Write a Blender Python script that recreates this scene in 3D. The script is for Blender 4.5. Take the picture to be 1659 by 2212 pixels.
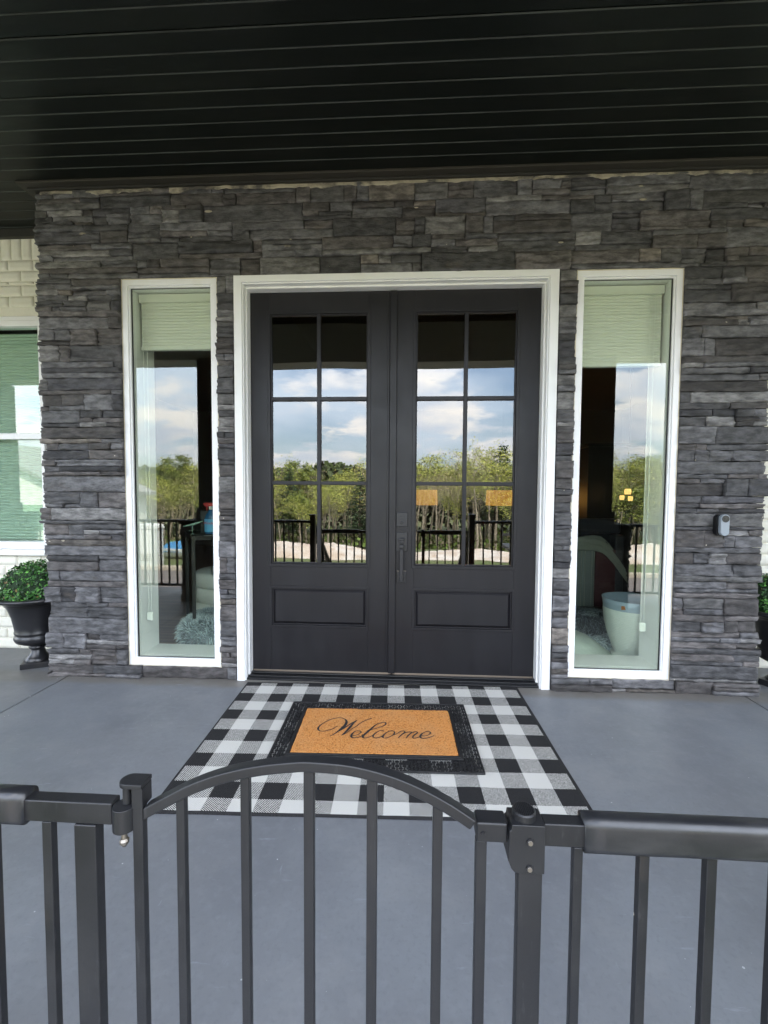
import bpy, bmesh, math, random
from math import radians as rad, sin, cos, pi, sqrt
from mathutils import Vector, Matrix, noise
for o in list(bpy.data.objects): bpy.data.objects.remove(o)
SC = bpy.context.scene; COL = SC.collection
rng = random.Random(7)
# ---------------- camera ----------------
cd = bpy.data.cameras.new('camera'); cam = bpy.data.objects.new('camera', cd); COL.objects.link(cam); SC.camera = cam
def cam_axes(yaw, pitch, roll):
    cy, sy, cp, sp, cr, sr = cos(yaw), sin(yaw), cos(pitch), sin(pitch), cos(roll), sin(roll)
    f = Vector((-sy*cp, cy*cp, sp)); r = Vector((cy, sy, 0)); u = r.cross(f)
    return cr*r + sr*u, cr*u - sr*r, f
_r, _u, _f = cam_axes(0.054993, -0.048471, 0.006195)
M = Matrix((_r, _u, -_f)).transposed().to_4x4(); M.translation = Vector((0.25408, -2.80525, 1.22868))
cam.matrix_world = M
cd.sensor_fit = 'VERTICAL'; cd.sensor_height = 36.0; cd.lens = 970.397/2212*36.0
cd.clip_start = 0.02; cd.clip_end = 3000
# ---------------- world, sun, exposure ----------------
SUN_EL, SUN_AZ = 48.0, 25.0      # azimuth of the sun measured from +Y (behind the house) towards +X
W = bpy.data.worlds.new("World"); SC.world = W; W.use_nodes = True
nt = W.node_tree; nt.nodes.clear()
def N(t, **k):
    n = nt.nodes.new(t)
    for a, b in k.items():
        if a == 'i':
            for kk, v in b.items(): n.inputs[kk].default_value = v
        else: setattr(n, a, b)
    return n
def LK(a, b): nt.links.new(a, b)
def wmath(op, a, b=None, c=None):
    n = N('ShaderNodeMath', operation=op)
    for i, v in enumerate((a, b, c)):
        if v is None: continue
        if isinstance(v, (int, float)): n.inputs[i].default_value = v
        else: LK(v, n.inputs[i])
    return n.outputs[0]
sky = N('ShaderNodeTexSky', sky_type='NISHITA', sun_disc=False, sun_elevation=rad(SUN_EL), sun_rotation=rad(SUN_AZ), air_density=1.0, dust_density=1.2, ozone_density=1.4)
tc = N('ShaderNodeTexCoord'); sp = N('ShaderNodeSeparateXYZ'); LK(tc.outputs['Generated'], sp.inputs[0])
zz = wmath('MAXIMUM', sp.outputs[2], 0.0)
den = wmath('ADD', zz, 0.22)
px = wmath('DIVIDE', sp.outputs[0], den); py = wmath('DIVIDE', sp.outputs[1], den)
cv = N('ShaderNodeCombineXYZ'); LK(px, cv.inputs[0]); LK(py, cv.inputs[1]); LK(wmath('MULTIPLY', zz, 2.2), cv.inputs[2])
def wnoise(sc, det, rough, off=(0,0,0)):
    mp = N('ShaderNodeMapping'); mp.inputs['Location'].default_value = off; LK(cv.outputs[0], mp.inputs[0])
    n = N('ShaderNodeTexNoise', i={'Scale': sc, 'Detail': det, 'Roughness': rough}); LK(mp.outputs[0], n.inputs['Vector']); return n.outputs['Fac']
def wrange(v, a, b, c=0.0, d=1.0, mode='SMOOTHSTEP'):
    n = N('ShaderNodeMapRange', interpolation_type=mode, i={1: a, 2: b, 3: c, 4: d}); LK(v, n.inputs[0]); return n.outputs[0]
c1 = wnoise(1.5, 9, 0.52, (3.1, 1.4, 0.3))
c2 = wnoise(4.2, 8, 0.55, (7.7, 2.1, 5.0))
cum = wrange(wmath('ADD', wmath('MULTIPLY', c1, 0.72), wmath('MULTIPLY', c2, 0.28)), 0.47, 0.54)
veil = wrange(wnoise(0.7, 5, 0.5, (11.0, 4.0, 2.0)), 0.36, 0.62)
shade = wrange(wnoise(2.6, 6, 0.55, (3.3, 1.4, 0.9)), 0.35, 0.7)
mixv = N('ShaderNodeMix', data_type='RGBA'); LK(wmath('MULTIPLY', veil, 0.85), mixv.inputs[0]); LK(sky.outputs[0], mixv.inputs[6]); mixv.inputs[7].default_value = (7.0, 8.0, 9.2, 1)
ccol = N('ShaderNodeMix', data_type='RGBA'); LK(shade, ccol.inputs[0]); ccol.inputs[6].default_value = (6.8, 7.4, 8.4, 1); ccol.inputs[7].default_value = (10.8, 10.2, 9.5, 1)
mixc = N('ShaderNodeMix', data_type='RGBA'); LK(wmath('MULTIPLY', cum, 0.92), mixc.inputs[0]); LK(mixv.outputs[2], mixc.inputs[6]); LK(ccol.outputs[2], mixc.inputs[7])
lf = wrange(sp.outputs[2], 0.02, 0.50, 0.70, 1.18)
lowf = N('ShaderNodeMix', data_type='RGBA', blend_type='MULTIPLY'); lowf.inputs[0].default_value = 1.0; LK(mixc.outputs[2], lowf.inputs[6]); cc_ = N('ShaderNodeCombineColor'); LK(lf, cc_.inputs[0]); LK(wmath('MULTIPLY', lf, 1.0), cc_.inputs[1]); LK(wmath('MULTIPLY', lf, 1.02), cc_.inputs[2]); LK(cc_.outputs[0], lowf.inputs[7])
bg = N('ShaderNodeBackground', i={'Strength': 0.15}); LK(lowf.outputs[2], bg.inputs[0])
wo = N('ShaderNodeOutputWorld'); LK(bg.outputs[0], wo.inputs[0])
sl = bpy.data.lights.new('sun', 'SUN'); sl.energy = 4.0; sl.angle = rad(0.53); sl.color = (1.0, 0.95, 0.86)
so = bpy.data.objects.new('sun', sl); COL.objects.link(so)
_d = Vector((sin(rad(SUN_AZ))*cos(rad(SUN_EL)), cos(rad(SUN_AZ))*cos(rad(SUN_EL)), sin(rad(SUN_EL))))
so.rotation_euler = _d.to_track_quat('Z', 'Y').to_euler(); so.location = (0, 30, 40)
SC.view_settings.view_transform = 'Standard'; SC.view_settings.look = 'None'
SC.view_settings.exposure = 2.62; SC.view_settings.gamma = 1.0; SC.view_settings.use_curve_mapping = False
SC.render.engine = 'CYCLES'
SC.cycles.max_bounces = 10; SC.cycles.transparent_max_bounces = 16; SC.cycles.diffuse_bounces = 4; SC.cycles.glossy_bounces = 5

# ---------------- helpers ----------------
def srgb(r, g, b):
    f = lambda v: v/255/12.92 if v/255 <= .04045 else ((v/255+.055)/1.055)**2.4
    return (f(r), f(g), f(b), 1)
class Mat:
    """principled material with noise-driven variation of colour / roughness and a bump"""
    def __init__(s, name, col, rough=.5, metal=0., spec=.5):
        s.m = bpy.data.materials.new(name); s.m.use_nodes = True; s.t = s.m.node_tree
        s.p = s.t.nodes['Principled BSDF']; s.p.inputs['Base Color'].default_value = (*col[:3], 1)
        s.p.inputs['Roughness'].default_value = rough; s.p.inputs['Metallic'].default_value = metal; s.p.inputs['Specular IOR Level'].default_value = spec
        s.col = (*col[:3], 1); s.out = None; s.tc = s.n('ShaderNodeTexCoord')
    def n(s, t, **k):
        x = s.t.nodes.new(t)
        for a, b in k.items():
            if a == 'i':
                for kk, v in b.items(): x.inputs[kk].default_value = v
            else: setattr(x, a, b)
        return x
    def l(s, a, b): s.t.links.new(a, b)
    def math(s, op, a, b=None):
        x = s.n('ShaderNodeMath', operation=op)
        for i, v in enumerate((a, b)):
            if v is None: continue
            if isinstance(v, (int, float)): x.inputs[i].default_value = v
            else: s.l(v, x.inputs[i])
        return x.outputs[0]
    def noise(s, scale, det=4, rough=.55, stretch=None, coord='Object', off=None):
        x = s.n('ShaderNodeTexNoise', i={'Scale': scale, 'Detail': det, 'Roughness': rough})
        mp = s.n('ShaderNodeMapping'); s.l(s.tc.outputs[coord], mp.inputs[0])
        if stretch: mp.inputs['Scale'].default_value = stretch
        if off: mp.inputs['Location'].default_value = off
        s.l(mp.outputs[0], x.inputs['Vector']); return x.outputs['Fac']
    def rng(s, v, a, b, c=0., d=1., mode='LINEAR'):
        x = s.n('ShaderNodeMapRange', interpolation_type=mode, i={1: a, 2: b, 3: c, 4: d}); s.l(v, x.inputs[0]); return x.outputs[0]
    def mix(s, fac, a, b):
        x = s.n('ShaderNodeMix', data_type='RGBA')
        for i, v in ((0, fac), (6, a), (7, b)):
            if isinstance(v, (int, float)): x.inputs[i].default_value = v
            elif isinstance(v, tuple): x.inputs[i].default_value = (*v[:3], 1)
            else: s.l(v, x.inputs[i])
        return x.outputs[2]
    def base(s, v): s.l(v, s.p.inputs['Base Color']); s.out = v; return s
    def cur(s): return s.out if s.out is not None else s.col
    def vary(s, col2, scale=5, lo=.4, hi=.65, amt=1., stretch=None, det=5, off=None):
        f = s.rng(s.noise(scale, det, .6, stretch, off=off), lo, hi, 0, amt); return s.base(s.mix(f, s.cur(), col2))
    def rough(s, a, b, scale=8, stretch=None):
        s.l(s.rng(s.noise(scale, 4, .6, stretch), .3, .7, a, b), s.p.inputs['Roughness']); return s
    def bump(s, scale=60, dist=.001, strength=.5, stretch=None, det=5, v=None):
        if v is None: v = s.noise(scale, det, .6, stretch)
        b = s.n('ShaderNodeBump', i={'Strength': strength, 'Distance': dist}); s.l(v, b.inputs['Height'])
        if s.p.inputs['Normal'].is_linked: s.l(s.p.inputs['Normal'].links[0].from_socket, b.inputs['Normal'])
        s.l(b.outputs[0], s.p.inputs['Normal']); return s
class MB:
    def __init__(s): s.v = []; s.f = []; s.c = None; s.mi = []
    def add(s, vs, fs, mi=0):
        b = len(s.v); s.v += [tuple(p) for p in vs]; s.f += [tuple(i+b for i in f) for f in fs]; s.mi += [mi]*len(fs); return s
    def box(s, x0, x1, y0, y1, z0, z1, mi=0):
        if x0 > x1: x0, x1 = x1, x0
        if y0 > y1: y0, y1 = y1, y0
        if z0 > z1: z0, z1 = z1, z0
        return s.add([(x0,y0,z0),(x1,y0,z0),(x1,y1,z0),(x0,y1,z0),(x0,y0,z1),(x1,y0,z1),(x1,y1,z1),(x0,y1,z1)],
                     [(0,3,2,1),(4,5,6,7),(0,1,5,4),(1,2,6,5),(2,3,7,6),(3,0,4,7)], mi)
    def tube(s, pts, rad_, n=10, cap=True, mi=0):
        pts = [Vector(p) for p in pts]; rs = rad_ if isinstance(rad_, (list, tuple)) else [rad_]*len(pts)
        vs = []; prev = None
        for i, p in enumerate(pts):
            t = (pts[min(i+1, len(pts)-1)]-pts[max(i-1, 0)]).normalized()
            if prev is None: a = t.orthogonal().normalized()
            else:
                a = prev - t*prev.dot(t); a = a.normalized() if a.length > 1e-6 else t.orthogonal().normalized()
            prev = a; b = t.cross(a)
            vs += [p + (a*cos(2*pi*k/n)+b*sin(2*pi*k/n))*rs[i] for k in range(n)]
        fs = [(i*n+k, i*n+(k+1) % n, (i+1)*n+(k+1) % n, (i+1)*n+k) for i in range(len(pts)-1) for k in range(n)]
        if cap: fs += [tuple(range(n-1, -1, -1)), tuple((len(pts)-1)*n+k for k in range(n))]
        return s.add(vs, fs, mi)
    def lathe(s, prof, n=32, c=(0, 0, 0), mi=0):
        vs = [(c[0]+r*cos(2*pi*k/n), c[1]+r*sin(2*pi*k/n), c[2]+z) for r, z in prof for k in range(n)]
        fs = [(i*n+k, i*n+(k+1) % n, (i+1)*n+(k+1) % n, (i+1)*n+k) for i in range(len(prof)-1) for k in range(n)]
        return s.add(vs, fs, mi)
    def prism(s, poly, y0, y1, mi=0):      # polygon in x,z (counter-clockwise seen from -y), extruded along y
        n = len(poly); vs = [(x, y0, z) for x, z in poly]+[(x, y1, z) for x, z in poly]
        fs = [tuple(range(n)), tuple(range(2*n-1, n-1, -1))]+[(i, i+n, (i+1) % n+n, (i+1) % n) for i in range(n)]
        return s.add(vs, fs, mi)
    def ring(s, o, i, y0, y1, mi=0):       # rectangular frame: outer (x0,x1,z0,z1), inner likewise, mitred
        O = [(o[0], o[2]), (o[1], o[2]), (o[1], o[3]), (o[0], o[3])]; I = [(i[0], i[2]), (i[1], i[2]), (i[1], i[3]), (i[0], i[3])]
        vs = [(x, y, z) for y in (y0, y1) for P in (O, I) for x, z in P]; fs = []
        for k in range(4):
            j = (k+1) % 4
            fs += [(k, j, 4+j, 4+k), (8+k, 12+k, 12+j, 8+j), (k, 8+k, 8+j, j), (4+k, 4+j, 12+j, 12+k)]
        return s.add(vs, fs, mi)
    def build(s, name, mat, parent=None, smooth=False, bevel=0, loc=None, seg=2):
        me = bpy.data.meshes.new(name); me.from_pydata(s.v, [], s.f); me.update()
        o = bpy.data.objects.new(name, me); COL.objects.link(o)
        for m in (mat if isinstance(mat, (list, tuple)) else [mat]): me.materials.append(m.m if isinstance(m, Mat) else m)
        if any(s.mi): me.polygons.foreach_set('material_index', s.mi)
        if smooth: me.polygons.foreach_set('use_smooth', [True]*len(me.polygons))
        if bevel:
            b = o.modifiers.new('bevel', 'BEVEL'); b.width = bevel; b.segments = seg; b.limit_method = 'ANGLE'; b.angle_limit = rad(35); b.harden_normals = False
            me.polygons.foreach_set('use_smooth', [True]*len(me.polygons))
            w = o.modifiers.new('wn', 'WEIGHTED_NORMAL'); w.keep_sharp = True
        if parent is not None:
            o.parent = parent; o.matrix_parent_inverse = Matrix.Identity(4)
            o.location = -parent.location if loc is None else loc
            if parent.parent is not None and loc is None: o.location = (0, 0, 0)
        elif loc is not None: o.location = loc
        return o
def tag(o, label, cat=None, group=None, kind=None):
    if label: o['label'] = label
    if cat: o['category'] = cat
    if group: o['group'] = group
    if kind: o['kind'] = kind
    return o
def thing(name, loc, label, cat, group=None):
    o = bpy.data.objects.new(name, None); COL.objects.link(o); o.location = loc; o.empty_display_size = .1
    return tag(o, label, cat, group)
def clone(o, parent=None):
    c = o.copy(); COL.objects.link(c); c.parent = parent
    for ch in list(o.children): clone(ch, c)
    return c
def vnoise(x, y, z): return noise.noise(Vector((x, y, z)))
def fbm(x, y, z, o=4): return noise.fractal(Vector((x, y, z)), 1.0, 2.0, o)

# ---------------- materials ----------------
m_door = Mat('door_paint', (.0102, .0094, .0112), .38, 0, .34).vary((.0150, .014, .0162), 3, amt=.6, stretch=(4, 1, 1)).rough(.36, .5, 6).bump(90, .0006, .15, (6, 1, 1))
m_trimw = Mat('white_trim_paint', (.80, .80, .79), .38).vary((.74, .73, .70), 2.2, .5, .75, .5).bump(30, .0004, .12)
m_vinyl = Mat('white_vinyl', (.82, .82, .82), .33).vary((.72, .70, .64), 7, .55, .8, .6)
m_caulk = Mat('cream_caulk', (.62, .56, .43), .7).bump(60, .002, .5)
m_black = Mat('black_metal', (.0088, .0090, .0104), .36, 0., .38).vary((.017, .017, .018), 5, .5, .7, .6).vary((.065, .048, .032), 6, .62, .80, .5, (1, 1, .4)).rough(.30, .55, 14).bump(260, .0006, .25)
def _chips(m):
    v = m.n('ShaderNodeTexVoronoi', i={'Scale': 26.0}); m.l(m.tc.outputs['Object'], v.inputs['Vector']); lim = m.rng(m.noise(9, 2, off=(4, 1, 0)), .56, .72, 0, .10)
    m.base(m.mix(m.math('LESS_THAN', v.outputs['Distance'], lim), m.cur(), (.42, .38, .30)))
    m.base(m.mix(m.rng(m.noise(120, 4, .7, (1, 1, .15), off=(3, 0, 0)), .60, .75, 0, .35), m.cur(), (.05, .05, .052)))
_chips(m_black)
m_sleeve = Mat('black_sleeve', (.010, .0105, .0125), .28, 0., .55).vary((.075, .073, .072), 9, .56, .75, .5, (.25, 1, 1)).rough(.26, .48, 9).bump(120, .001, .25)
m_screw = Mat('screw_steel', (.24, .215, .185), .38, .9)
m_hard = Mat('door_hardware', (.020, .020, .023), .38, .25).bump(120, .0004, .2)
m_thresh = Mat('black_threshold', (.008, .008, .009), .3).bump(60, .0005, .3)
m_bronze = Mat('threshold_bronze', (.42, .34, .26), .3, .9)
m_mortar = Mat('dark_mortar', (.010, .0095, .009), .95)
m_rubber = Mat('black_rubber', (.012, .012, .013), .55).vary((.03, .03, .03), 40, .5, .7, .7).bump(150, .001, .5)
m_letter = Mat('letter_black', (.014, .014, .016), .85).vary((.035, .03, .024), 160, .5, .62, 1.).bump(300, .002, .8)
m_conc = Mat('painted_concrete', (.170, .178, .192), .5)
def _conc():
    s = m_conc
    s.vary((.200, .214, .232), 1.3, .42, .68, .8); s.vary((.134, .142, .160), 2.2, .5, .75, .75, off=(5, 2, 0)); s.vary((.22, .235, .25), 26, .5, .72, .35); s.vary((.12, .13, .145), 70, .52, .72, .35, off=(2, 7, 0))
    sp_ = s.n('ShaderNodeSeparateXYZ'); s.l(s.tc.outputs['Object'], sp_.inputs[0])
    # bare, unpainted concrete left along the foot of the walls
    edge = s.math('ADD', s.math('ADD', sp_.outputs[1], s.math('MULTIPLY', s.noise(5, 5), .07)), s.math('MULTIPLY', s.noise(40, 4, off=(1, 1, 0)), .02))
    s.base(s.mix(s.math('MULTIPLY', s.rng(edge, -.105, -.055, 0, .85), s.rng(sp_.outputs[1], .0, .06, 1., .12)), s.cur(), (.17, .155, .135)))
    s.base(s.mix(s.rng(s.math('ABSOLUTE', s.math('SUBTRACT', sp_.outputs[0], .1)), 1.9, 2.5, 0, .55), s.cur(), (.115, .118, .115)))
    # above: darker grey towards both side wings
    # specks and scuffs
    v = s.n('ShaderNodeTexVoronoi', i={'Scale': 9.0, 'Randomness': 1.0}); s.l(s.tc.outputs['Object'], v.inputs['Vector'])
    nz = s.noise(3.1, 2, off=(9, 0, 0)); lim = s.rng(nz, .4, .7, .0, .05)
    s.base(s.mix(s.math('MULTIPLY', s.math('LESS_THAN', v.outputs['Distance'], lim), .75), s.cur(), (.62, .63, .64)))
    sc = s.rng(s.noise(22, 6, .7, (1, .18, 1)), .66, .74, 0, .35); s.base(s.mix(sc, s.cur(), (.36, .39, .43)))
    v = s.n('ShaderNodeTexVoronoi', i={'Scale': 31.0}); s.l(s.tc.outputs['Object'], v.inputs['Vector']); lim = s.rng(s.noise(6, 3, off=(2, 8, 0)), .50, .70, .0, .075)
    s.base(s.mix(s.math('MULTIPLY', s.math('LESS_THAN', v.outputs['Distance'], lim), .8), s.cur(), (.55, .56, .57)))
    s.base(s.mix(s.rng(s.noise(2.4, 7, .68, (1, 1.4, 1), off=(8, 1, 0)), .52, .66, 0, .38), s.cur(), (.235, .24, .245)))
    s.base(s.mix(s.rng(s.noise(34, 5, .7, (.16, 1, 1), off=(1, 5, 0)), .64, .72, 0, .4), s.cur(), (.33, .36, .40)))
    s.rough(.34, .6, 3); s.bump(55, .0012, .35); s.bump(9, .003, .25, det=3)
_conc()
m_plank = Mat('black_ceiling_paint', (.0040, .0058, .0048), .5, 0, .32).vary((.0085, .0095, .008), 5, .45, .75, .7, (.18, 1.5, 1)).rough(.34, .55, 5, (.3, 2, 1)).bump(45, .0008, .25, (.12, 1.5, 1))
m_frieze = Mat('black_frieze_paint', (.022, .021, .018), .5).bump(40, .0008, .3, (.2, 1, 1))
m_pedge = Mat('lit_plank_edge', (.034, .040, .035), .6).vary((.010, .012, .010), 6, .45, .62, 1., (.5, 1, 1)).vary((.20, .14, .07), 3, .70, .76, .6, (.7, 1, 1))  # sky highlight along the plank bevels, painted in as a paler edge colour
m_brick = Mat('painted_brick', (.74, .72, .62), .7).vary((.64, .62, .52), 9, .4, .7, .7).bump(60, .003, .4).bump(9, .002, .2)
def _stone():
    s = Mat('ledge_stone', (.06, .06, .065), .72)
    at = s.n('ShaderNodeAttribute'); at.attribute_name = 'tint'; s.out = at.outputs['Color']
    f = s.rng(s.noise(16, 8, .62, (1, 1, 2.6)), .38, .66, .55, 1.65)
    x = s.n('ShaderNodeVectorMath', operation='SCALE'); s.l(s.out, x.inputs[0]); s.l(f, x.inputs['Scale']); s.out = x.outputs[0]
    s.base(s.mix(s.rng(s.noise(7, 6, .6, (1, 1, 1.6), off=(4, 0, 1)), .56, .74, 0, .5), s.cur(), (.125, .12, .115)))      # pale mineral bloom
    s.base(s.mix(s.rng(s.noise(5, 6, .6, (1, 1, 2), off=(0, 3, 8)), .60, .76, 0, .42), s.cur(), (.115, .088, .062)))      # rusty patches
    s.base(s.mix(s.rng(s.noise(26, 5, .65, (1, 1, 3), off=(2, 2, 2)), .62, .74, 0, .55), s.cur(), (.022, .021, .021)))
    v = s.n('ShaderNodeTexVoronoi', i={'Scale': 12.0}); s.l(s.tc.outputs['Object'], v.inputs['Vector'])
    lim = s.rng(s.noise(4, 2, off=(9, 0, 4)), .52, .72, 0, .11)
    s.base(s.mix(s.math('LESS_THAN', v.outputs['Distance'], lim), s.cur(), (.50, .45, .36)))
    s.bump(42, .010, .6, (1, 1, 2.6)); s.bump(170, .003, .6, (1, 1, 1.5)); return s
m_stone = _stone()
def glass(name, refl, tint, wave=0.0, rough=0.0):
    m = bpy.data.materials.new(name); m.use_nodes = True; t = m.node_tree; t.nodes.clear()
    o = t.nodes.new('ShaderNodeOutputMaterial'); mx = t.nodes.new('ShaderNodeMixShader'); tr = t.nodes.new('ShaderNodeBsdfTransparent'); gl = t.nodes.new('ShaderNodeBsdfGlossy')
    tr.inputs[0].default_value = (*tint, 1); gl.inputs['Roughness'].default_value = rough; gl.inputs[0].default_value = (1, 1, 1, 1)
    mx.inputs[0].default_value = refl
    t.links.new(tr.outputs[0], mx.inputs[1]); t.links.new(gl.outputs[0], mx.inputs[2]); t.links.new(mx.outputs[0], o.inputs[0])
    if wave:
        tcn = t.nodes.new('ShaderNodeTexCoord'); nz = t.nodes.new('ShaderNodeTexNoise'); nz.inputs['Scale'].default_value = 2.2; nz.inputs['Detail'].default_value = 1.0
        b = t.nodes.new('ShaderNodeBump'); b.inputs['Strength'].default_value = 1.0; b.inputs['Distance'].default_value = wave
        t.links.new(tcn.outputs['Object'], nz.inputs['Vector']); t.links.new(nz.outputs['Fac'], b.inputs['Height']); t.links.new(b.outputs[0], gl.inputs['Normal'])
    return m
m_gdoor = glass('door_glass', .112, (.40, .41, .36), .0012)
m_gwin = glass('window_glass', .060, (.925, .955, .905), .0002)
m_gbrick = glass('side_window_glass', .085, (.80, .885, .83), .0002)

# ================= SETTING: floor, ceiling, terrain =================
def sheet(name, xs, ys, zf, mat, label=None, kind='structure', smooth=True):
    b = MB(); nx = len(xs)
    for y in ys:
        for x in xs: b.v.append((x, y, zf(x, y)))
    for j in range(len(ys)-1):
        for i in range(nx-1): b.f.append((j*nx+i, j*nx+i+1, (j+1)*nx+i+1, (j+1)*nx+i)); b.mi.append(0)
    o = b.build(name, mat, smooth=smooth); o['kind'] = kind
    if label: o['label'] = label
    return o
fl = MB(); JX = (-1.965, 2.292); PX0, PX1 = -6.0, 6.2; G = .005
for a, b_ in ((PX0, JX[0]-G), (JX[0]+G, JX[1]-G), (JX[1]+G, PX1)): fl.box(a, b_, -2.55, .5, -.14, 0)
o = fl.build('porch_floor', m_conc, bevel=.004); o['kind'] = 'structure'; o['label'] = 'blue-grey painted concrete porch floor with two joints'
MB().box(PX0+.02, PX1-.02, -2.53, .48, -1.2, -.012).build('porch_base', Mat('base_concrete', (.06, .06, .062), .9).bump(40, .003, .4))['kind'] = 'structure'
# steps leading down from the porch in front of the gate
st = MB()
for k in range(6): st.box(-.86, .97, -2.55-.30*(k+1), -2.552-.30*k, -1.2, -.17*(k+1))
st.build('porch_steps', m_conc, bevel=.006)['kind'] = 'structure'
# ceiling of tongue-and-groove planks running along the wall
CZ = 3.102; PW = .0924
pc = MB(); y = .46; k = 0
while y > -2.60:
    dz = rng.uniform(-.002, .002); g = .0034
    cuts = [PX0-.1] + sorted(rng.uniform(-3.5, 4.5) for _ in range(1)) + [PX1+.1]
    for a, b_ in zip(cuts[:-1], cuts[1:]):
        z = CZ+dz+rng.uniform(-.0008, .0008); y1 = y-PW+.0015
        poly = [(y1, z+.012), (y1+.0005, z+g), (y1+g+.001, z), (y-g-.001, z), (y-.0005, z+g), (y, z+.012)]
        n = len(poly); seg = max(2, int((b_-.002-a)/.25)); vs = []; fs = []
        for i in range(seg+1):
            x = a+(b_-.002-a)*i/seg; wv = .0007*vnoise(x*1.7, y*9, k)
            vs += [(x, py_+wv, pz_) for py_, pz_ in poly]
        for i in range(seg):
            for j in range(n-1): fs.append((i*n+j, (i+1)*n+j, (i+1)*n+j+1, i*n+j+1))
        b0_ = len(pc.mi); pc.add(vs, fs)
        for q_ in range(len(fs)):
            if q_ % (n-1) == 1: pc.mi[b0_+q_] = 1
    y -= PW; k += 1
pc.box(PX0-.1, PX1+.1, -2.6, .55, CZ+.013, CZ+.05)
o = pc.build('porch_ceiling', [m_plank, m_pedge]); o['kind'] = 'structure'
fr = MB(); fr.box(-2.13, 2.40, -.055, -.004, 3.0735, 3.0875); fr.box(-2.13, -2.10, -.004, .40, 3.0735, 3.0875)
o = fr.build('frieze_board', m_frieze, bevel=.002)
q = MB(); q.box(-2.165, 2.43, -.098, -.004, 3.0878, CZ-.0005); q.box(-2.165, -2.10, -.0038, .40, 3.0878, CZ-.0005); q.build('cap_moulding', Mat('cap_paint', (.034, .030, .024), .6).bump(40, .001, .3, (.2, 1, 1)), o, loc=(0, 0, 0), bevel=.002)
tag(o, 'black wooden frieze board running along the top of the dark stone wall', 'trim board')
# beam over the porch opening and roof
bm = MB(); bm.box(PX0-.1, PX1+.1, -2.42, -2.12, 2.67, CZ+.3); bm.box(PX0-.1, PX1+.1, -2.70, -2.423, 2.95, CZ+.3)
o = bm.build('porch_beam', Mat('beam_paint', (.36, .35, .31), .6), bevel=.004); tag(o, 'taupe boxed beam spanning the open front of the porch', 'beam')
rf = MB(); rf.prism([(-1, 0), (1, 0), (1, 1), (-1, 1)], 0, .01); rf = MB()
for s_ in (0,):
    vs = [(-9, -2.9, 3.30), (9.5, -2.9, 3.30), (9.5, 5.5, 5.6), (-9, 5.5, 5.6), (9.5, 13, 3.3), (-9, 13, 3.3), (-9, -2.9, 3.22), (9.5, -2.9, 3.22), (9.5, 13, 3.22), (-9, 13, 3.22)]
    rf.add(vs, [(0, 1, 2, 3), (3, 2, 4, 5), (6, 9, 8, 7), (0, 6, 7, 1), (1, 7, 8, 4, 2), (4, 8, 9, 5), (5, 9, 6, 0, 3)])
o = rf.build('roof', Mat('shingles', (.05, .05, .052), .9).bump(8, .01, .5)); tag(o, 'dark shingled gable roof over the house and porch', 'roof')

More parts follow.
